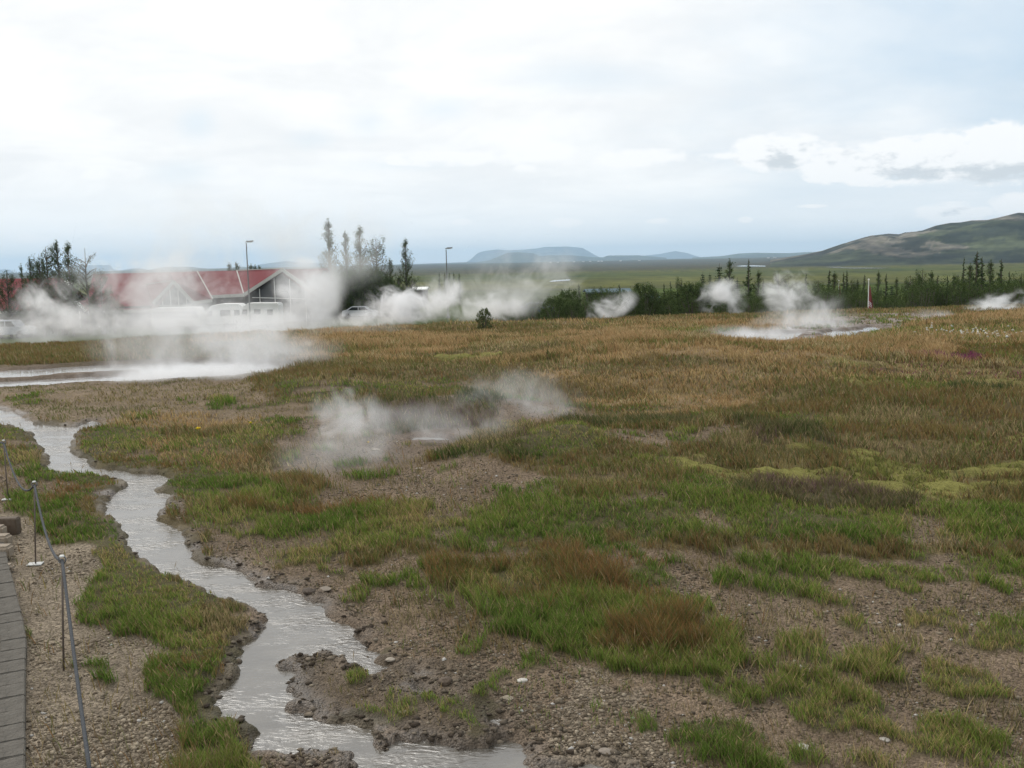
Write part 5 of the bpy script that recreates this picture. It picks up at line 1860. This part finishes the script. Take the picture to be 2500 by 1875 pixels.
def flag_pole(px, top, D, label, scale=1.0):
    t = at(px, top, D)
    z0 = float(base_z(np.array(t.x), np.array(D)))
    root = empty('flagpole', (t.x, D, z0))
    h = t.z - z0
    MB().tube([(0, 0, 0), (0, 0, h * .5), (0, 0, h)], [.035, .03, .022], 8).build('pole', M_WHITE, root)
    MB().tube([(0, 0, h), (0, 0, h + .04), (0, 0, h + .1)], [.05, .07, .02], 8).build('finial', M_WHITE, root)
    # limp flag hanging in folds
    V, Fc = [], []
    nu, nv_ = 10, 14
    for j in range(nv_ + 1):
        for i in range(nu + 1):
            u, v = i / nu, j / nv_
            drop = 1.75 * scale
            x = .05 + u * (.10 + .20 * v) * scale
            y = .07 * math.sin(u * 9 + v * 2) * (.4 + v)
            z = h - .25 - v * drop * (1 - .1 * u) - u * .35 * (1 - v * .2)
            V.append((x, y, z))
    for j in range(nv_):
        for i in range(nu):
            a = j * (nu + 1) + i
            Fc.append((a, a + 1, a + nu + 2, a + nu + 1))
    m = MB().add(V, Fc)
    fm = plain('red flag cloth', (.20, .05, .05), .9)
    o = m.build('flag', fm, root, smooth=True)
    md = o.modifiers.new('thick', 'SOLIDIFY'); md.thickness = .01
    # pale cross band of the flag, hanging in the fold
    b = MB()
    for j in range(9, 12):
        a0 = V[j * (nu + 1)]; a1 = V[j * (nu + 1) + nu]
        b.add([(a0[0], a0[1] - .03, a0[2]), (a1[0] * .6, a1[1] - .09, a1[2] + .03), (a1[0] * .6, a1[1] - .09, a1[2] - .02), (a0[0], a0[1] - .03, a0[2] - .05)], [(0, 1, 2, 3)])
    bo = b.build('flag_stripe', plain('flag stripe cloth', (.6, .55, .58), .8), o)
    md = bo.modifiers.new('thick', 'SOLIDIFY'); md.thickness = .008
    tag(root, label, 'flagpole')


flag_pole(2121, 684, 66, 'white flagpole with limp red flag in front of the thicket')
flag_pole(2048, 687, 84, 'thin flagpole with red flag half hidden in the thicket', .9)


# ------------------------------------------------------------------ paved path edge, steps, rope barrier
def rounded_block(name, d, mat, bev=.012):
    import bmesh
    me = bpy.data.meshes.new(name)
    bm = bmesh.new()
    bmesh.ops.create_cube(bm, size=1)
    for v in bm.verts:
        v.co.x *= d[0]; v.co.y *= d[1]; v.co.z *= d[2]
    bmesh.ops.bevel(bm, geom=list(bm.edges), offset=bev, segments=3, affect='EDGES')
    bm.to_mesh(me); bm.free()
    me.materials.append(mat)
    return me


kb = rounded_block('paving_block', (.150, .188, .08), M_KERB, .006)
seg = [Vector((x, y, 0)) for x, y in kerb_pts][::-1]      # near to far
acc = [0]
for i in range(len(seg) - 1):
    acc.append(acc[-1] + (seg[i + 1] - seg[i]).length)
L_ = .10
kn = 0
KBL = []
while L_ < acc[-1]:
    i = max(k for k in range(len(acc)) if acc[k] <= L_)
    i = min(i, len(seg) - 2)
    t = (L_ - acc[i]) / (acc[i + 1] - acc[i])
    p = seg[i].lerp(seg[i + 1], t); dr = (seg[i + 1] - seg[i]).normalized()
    side = Vector((-dr.y, dr.x, 0))
    ang = math.atan2(dr.y, dr.x) - math.pi / 2
    for row in range(2):
        c = p + side * (.07 + row * .14)
        if row == 1:
            continue
        o = bpy.data.objects.new('paving_block', kb); COL.objects.link(o)
        o.location = (c.x, c.y, .028 + random.uniform(-.004, .004))
        o.rotation_euler = (random.uniform(-.02, .02), random.uniform(-.02, .02), ang + random.uniform(-.03, .03))
        o.scale = (1, 1 + random.uniform(-.02, .02), 1)
        KBL.append(tag(o, 'x', 'paving block', 'grey blocks edging the path'))
    L_ += .192
    kn += 1
TENS = ['', 'twenty', 'thirty', 'forty']
TEEN = ORD + ['thirteenth', 'fourteenth', 'fifteenth', 'sixteenth', 'seventeenth', 'eighteenth', 'nineteenth', 'twentieth']
for i, o in enumerate(KBL[::-1]):
    w_ = TEEN[i] if i < 20 else (TENS[(i + 1) // 10 - 1] + '-' + ORD[(i + 1) % 10 - 1] if (i + 1) % 10 else 'thirtieth')
    o['label'] = 'grey worn paving block of the path edging, %s one below the stone steps' % w_
SB = [(-4, 1362, .46, .13, .11, 'lowest beige stone step, its front face towards the camera', M_STEP),
      (-6, 1338, .46, .13, .12, 'second beige stone step from the bottom', M_STEP),
      (-14, 1318, .40, .13, .13, 'third beige stone step from the bottom', M_STEP),
      (-20, 1304, .36, .13, .14, 'uppermost beige stone step, the narrowest', M_STEP),
      (-2, 1395, .46, .10, .06, 'thin tan slab at the foot of the steps before the edging row', M_STEP)]
for px, py, wx, wy, hz, lab, mt in SB:
    gx, gy = gpt(px, py)
    o = bpy.data.objects.new('stone_step', rounded_block('stone_step', (wx * .5, wy, hz), mt, .02)); COL.objects.link(o)
    o.location = (gx, gy, hz / 2); o.rotation_euler = (0, 0, .03)
    tag(o, lab, 'step')
gx, gy = gpt(8, 1312)
o = bpy.data.objects.new('timber_post', rounded_block('timber_post', (.20, .10, .16), plain('brown timber', (.105, .078, .055), .85, .25, 20, 0, .4), .01)); COL.objects.link(o)
o.location = (gx, gy + .1, .08)
tag(o, 'brown timber block standing behind the stone steps', 'timber block')

POSTS = [(155, 1645, 152, 1370, 'nearest thin steel barrier post holding the grey rope'),
         (86, 1377, 84, 1185, 'middle thin steel barrier post with a pale base plate'),
         (20, 1222, 9, 1082, 'farthest thin barrier post, close to the left frame edge')]
tops = []
for bx, by, tx, ty, lab in POSTS:
    gx, gy = gpt(bx, by)
    t = at(tx, ty, gy)
    zb = zg(gx, gy)
    root = empty('barrier_post', (gx, gy, zb))
    tl = Vector((t.x - gx, 0, t.z - zb))
    MB().tube([(0, 0, -.05), tl * .5, tl], .0065, 8).build('rod', plain('rusty steel rod', (.16, .13, .11), .7, .2, 40, .5), root, True)
    ring = []
    for k in range(17):
        a = 2 * math.pi * k / 16
        ring.append(tl + Vector((math.cos(a) * .022, 0, math.sin(a) * .022 + .01)))
    MB().tube(ring, .005, 6, False).build('eyelet', M_STEEL, root, True)
    MB().tube([tl + Vector((0, 0, .028)), tl + Vector((0, 0, .036))], [.016, .012], 10).build('cap', plain('white cap', (.6, .6, .57), .5), root)
    if by < 1600:
        MB().box((0, 0, .012), (.115, .085, .008), .15).build('base_plate', plain('pale base plate', (.42, .42, .40), .5), root)
    tag(root, lab, 'barrier post')
    tops.append(Vector((t.x, gy, t.z)) + Vector((0, 0, .005)))
near_end = at(222, 1905, 3.55)
far_end = at(-60, 985, 13.4)


def sag(a, b, s, n=14, skip=True):
    out = []
    for k in range(n + 1):
        t = k / n
        p = a.lerp(b, t)
        p.z -= s * 4 * t * (1 - t)
        out.append(p)
    return out[1:] if skip else out


def ext(a, b, f):
    return a + (b - a) * f


rope = sag(near_end, tops[0], .05, 12, False) + sag(tops[0], tops[1], .17) + sag(tops[1], tops[2], .22) + sag(tops[2], far_end, .15)
ro = MB().tube(rope, .0085, 10).build('barrier_rope', M_ROPE, None, True)
tag(ro, 'thick grey rope sagging between the thin steel barrier posts', 'rope')

# yellow dandelion-like flowers and cotton grass heads
def dots(name, pts, size, col, label, cat_):
    n = len(pts)
    x = np.array([p[0] for p in pts]); y = np.array([p[1] for p in pts]); z = zat(x, y) + .12
    return rocks(name, x, y, z, np.full(n, size), .8, np.repeat(np.array([col]), n, 0), label, cat_)


cg = []
for _ in range(70):
    px = r3.normal(2430, 60); py = r3.normal(826, 9)
    cg.append(gpt(px, py))
for _ in range(24):
    cg.append(gpt(r3.normal(2290, 40), r3.normal(812, 9)))
dots('cotton_grass', cg, .035, (.55, .55, .50), 'white cotton grass heads scattered in the green grass at the right', 'cotton grass')
dots('yellow_flowers', [gpt(484, 1070), gpt(613, 1053), gpt(900, 1094), gpt(488, 1068)], .022, (.6, .42, .02), 'few yellow flowers in the green grass beyond the stream', 'flowers')


# ------------------------------------------------------------------ steam
def steam_mat(name, dens, scale, thr, contrast, rad, seed, low):
    m, nt, N, L = new_mat(name)
    out = N.new('ShaderNodeOutputMaterial')
    v = N.new('ShaderNodeVolumePrincipled')
    v.inputs['Color'].default_value = (.985, .985, .99, 1)
    v.inputs['Anisotropy'].default_value = .15
    v.inputs['Density'].default_value = 0
    tc = N.new('ShaderNodeTexCoord')

    def m_(op, a, b=None):
        n = N.new('ShaderNodeMath'); n.operation = op
        for i, k in enumerate((a, b)):
            if k is None: continue
            if isinstance(k, (int, float)): n.inputs[i].default_value = k
            else: L.new(k, n.inputs[i])
        return n.outputs[0]
    sc = N.new('ShaderNodeVectorMath'); sc.operation = 'MULTIPLY'
    L.new(tc.outputs['Object'], sc.inputs[0]); sc.inputs[1].default_value = rad
    ad = N.new('ShaderNodeVectorMath'); ad.operation = 'ADD'
    L.new(sc.outputs[0], ad.inputs[0]); ad.inputs[1].default_value = (seed * 13.1, seed * 7.7, seed * 3.3)
    n1 = N.new('ShaderNodeTexNoise'); n1.inputs['Scale'].default_value = scale
    n1.inputs['Detail'].default_value = 5.5; n1.inputs['Roughness'].default_value = .62; n1.inputs['Distortion'].default_value = 1.6
    L.new(ad.outputs[0], n1.inputs['Vector'])
    wn = N.new('ShaderNodeTexNoise'); wn.inputs['Scale'].default_value = scale * .45; wn.inputs['Detail'].default_value = 2.0
    L.new(ad.outputs[0], wn.inputs['Vector'])
    ws = N.new('ShaderNodeVectorMath'); ws.operation = 'SUBTRACT'; L.new(wn.outputs['Color'], ws.inputs[0]); ws.inputs[1].default_value = (.5, .5, .5)
    wm = N.new('ShaderNodeVectorMath'); wm.operation = 'SCALE'; L.new(ws.outputs[0], wm.inputs[0]); wm.inputs['Scale'].default_value = 2.9
    wa = N.new('ShaderNodeVectorMath'); wa.operation = 'ADD'; L.new(wm.outputs[0], wa.inputs[0]); L.new(tc.outputs['Object'], wa.inputs[1])
    ln = N.new('ShaderNodeVectorMath'); ln.operation = 'LENGTH'; L.new(wa.outputs[0], ln.inputs[0])
    le = N.new('ShaderNodeVectorMath'); le.operation = 'LENGTH'; L.new(tc.outputs['Object'], le.inputs[0])
    fall = N.new('ShaderNodeMapRange'); fall.interpolation_type = 'SMOOTHSTEP'
    L.new(ln.outputs['Value'], fall.inputs[0])
    for i, k in enumerate((1.05, .1, 0.0, 1.0)):
        fall.inputs[i + 1].default_value = k
    sep = N.new('ShaderNodeSeparateXYZ'); L.new(tc.outputs['Object'], sep.inputs[0])
    lowf = m_('MULTIPLY', sep.outputs[2], -low)
    a = m_('ADD', fall.outputs[0], m_('MULTIPLY', m_('SUBTRACT', n1.outputs['Fac'], .5), contrast * 1.6))
    a = m_('ADD', a, lowf)
    a = m_('SUBTRACT', a, thr)
    a = m_('MAXIMUM', a, 0.0)
    edge = N.new('ShaderNodeMapRange'); edge.interpolation_type = 'SMOOTHSTEP'
    L.new(le.outputs['Value'], edge.inputs[0])
    for i, k in enumerate((1.0, .55, 0.0, 1.0)):
        edge.inputs[i + 1].default_value = k
    a = m_('MULTIPLY', m_('MULTIPLY', a, edge.outputs[0]), dens * 1.2)
    L.new(a, v.inputs['Density'])
    L.new(v.outputs[0], out.inputs['Volume'])
    return m


_ico = None


def steam(px, py, D, rx, ry, rd, dens, label, scale=1.0, thr=.35, contrast=1.6, low=0.0, lean=0.0, tilt=0.0):
    """cloud of steam: centre at a photo pixel and a depth, radii in photo px (rd: depth radius in metres)"""
    global _ico
    if _ico is None:
        import bmesh
        bm = bmesh.new(); bmesh.ops.create_icosphere(bm, subdivisions=3, radius=1.0)
        _ico = bpy.data.meshes.new('steam'); bm.to_mesh(_ico); bm.free()
    c = at(px, py, D)
    k = D / F
    rad = (rx * k, rd, ry * k)
    me = _ico.copy()
    steam.n += 1
    me.materials.clear(); me.materials.append(steam_mat('steam', dens, scale, thr, contrast, rad, steam.n, low))
    o = bpy.data.objects.new('steam_cloud', me); COL.objects.link(o)
    o.location = c; o.scale = rad; o.rotation_euler = (0, tilt, 0)
    return tag(o, label, 'steam', kind='stuff')


steam.n = 0
# behind the crest, along the foot of the buildings
steam(752, 700, 60, 105, 120, 4, .62, 'dense white steam column right of the red hall', .45, .12, 2.6, .15)
steam(700, 785, 57, 200, 55, 4, .5, 'low thick steam under the white column', .5, .12, 2.6, .3)
steam(500, 780, 58, 260, 60, 4, .42, 'low band of white steam before the caravans', .55, .14, 2.8, .4)
steam(260, 780, 60, 220, 66, 5, .26, 'broad bank of steam before the red roofs', .45, .18, 3.0, .35)
steam(130, 745, 62, 100, 95, 4, .55, 'rounded steam puff at the left in front of the house', .5, .2, 3.0, .15)
steam(10, 790, 60, 110, 55, 4, .35, 'steam drifting at the left frame edge', .5, .18, 3.0, .2)
steam(380, 690, 66, 280, 140, 5, .24, 'thin steam veil rising over the small gable', .42, .18, 3.2, .1)
# hot pool on the left
steam(470, 905, 22.6, 340, 50, 2.0, 1.3, 'dense low steam lying on the left hot pool', .9, .16, 2.8, .5)
steam(650, 835, 25, 240, 130, 3.0, .42, 'steam drifting right and up from the left hot pool', .75, .14, 3.0, .25, tilt=.25)
steam(420, 800, 25, 230, 170, 2.8, .24, 'thin wisps of steam rising from the left hot pool', .7, .14, 3.4, .3)
steam(40, 828, 42, 170, 48, 3, .4, 'flat steam patch on the bank at the left edge', .55, .16, 2.8, .2)
# centre vents
steam(985, 742, 50, 130, 62, 2.6, 1.9, 'crisp billowing white steam on the field edge, centre', .85, .2, 3.4, .15)
steam(1080, 735, 54, 80, 85, 2.6, .7, 'grey white steam curl right of the crisp billow', .8, .2, 3.4, .1)
steam(900, 778, 48, 110, 30, 2.0, 1.4, 'low white steam hugging the field edge left of the billow', .8, .14, 2.8, .2)
steam(850, 830, 40, 220, 80, 3, .08, 'faint mist over the dry grass below the billow', .6, .12, 2.4)
steam(862, 1040, 12.6, 135, 140, .9, 1.25, 'soft white steam puff over the near vent', 1.9, .22, 2.3, .12)
steam(1000, 1050, 13.6, 330, 85, 1.0, .42, 'thin steam sheet spreading along the near vent', 1.8, .10, 2.4, .2)
steam(1250, 985, 15.2, 220, 110, 1.3, .42, 'pale steam wisp at the right end of the near vent', 1.7, .14, 2.6, .25)
steam(850, 1125, 11.8, 230, 110, 1.0, .26, 'faint mist drifting down the slope below the near vent', 1.3, .08, 1.8)
# distant plumes
steam(1490, 748, 57, 80, 42, 1.8, .9, 'small plume leaning right between the shrubs', .8, .2, 3.0, .3, tilt=-.35)
steam(1765, 733, 57, 75, 62, 2.0, 1.1, 'small white plume left of the grassy mound', .8, .22, 3.4, .15)
steam(1925, 712, 60, 85, 75, 2.4, .8, 'rounded grey white plume behind the grassy mound', .7, .2, 3.2, .15)
steam(1960, 785, 36, 150, 110, 2.4, .60, 'soft steam rising from the right hot pools', .8, .16, 2.8, .25)
steam(1850, 822, 32, 200, 42, 1.8, .75, 'low steam lying over the right hot pools', .8, .14, 2.6, .3)
steam(1930, 880, 31, 160, 80, 2, .12, 'barely visible mist drifting below the right pools', .7, .12, 2.4)
steam(2440, 748, 50, 95, 45, 2.0, 1.2, 'small grey plume at the right frame edge', .9, .2, 3.2, .2, tilt=-.25)
steam(2270, 768, 44, 60, 20, 1.4, .35, 'tiny ground plume on the pale flat at the right', .9, .18, 2.8, .1)
steam(1245, 690, 70, 150, 120, 4, .16, 'thin smoky wisp rising over the plain, centre', .42, .2, 3.4, .1)
steam(1360, 680, 70, 90, 110, 3, .14, 'thin smoky wisp over the plain right of the centre one', .42, .2, 3.4, .1)
steam(1190, 745, 64, 150, 55, 3, .45, 'grey steam drifting behind the lone bush', .6, .18, 3.0, .2)
steam(820, 600, 75, 200, 140, 6, .085, 'thin high steam veiling the tall pale poplars', .28, .1, 2.6)
steam(520, 590, 75, 330, 180, 6, .06, 'thin high steam above the red roof', .2, .1, 3.2)

# ------------------------------------------------------------------ haze
hz = MB().box((0, 0, 0), (51000, 51000, 344))
mz, nt, N, L = new_mat('haze air')
out = N.new('ShaderNodeOutputMaterial'); vp = N.new('ShaderNodeVolumePrincipled')
vp.inputs['Color'].default_value = (.58, .79, 1.0, 1)
vp.inputs['Density'].default_value = 7.0e-5
vp.inputs['Anisotropy'].default_value = .2
L.new(vp.outputs[0], out.inputs['Volume'])
ho = hz.build('haze', mz)
ho.location = (0, 0, -24 + 172)
tag(ho, kind='stuff')
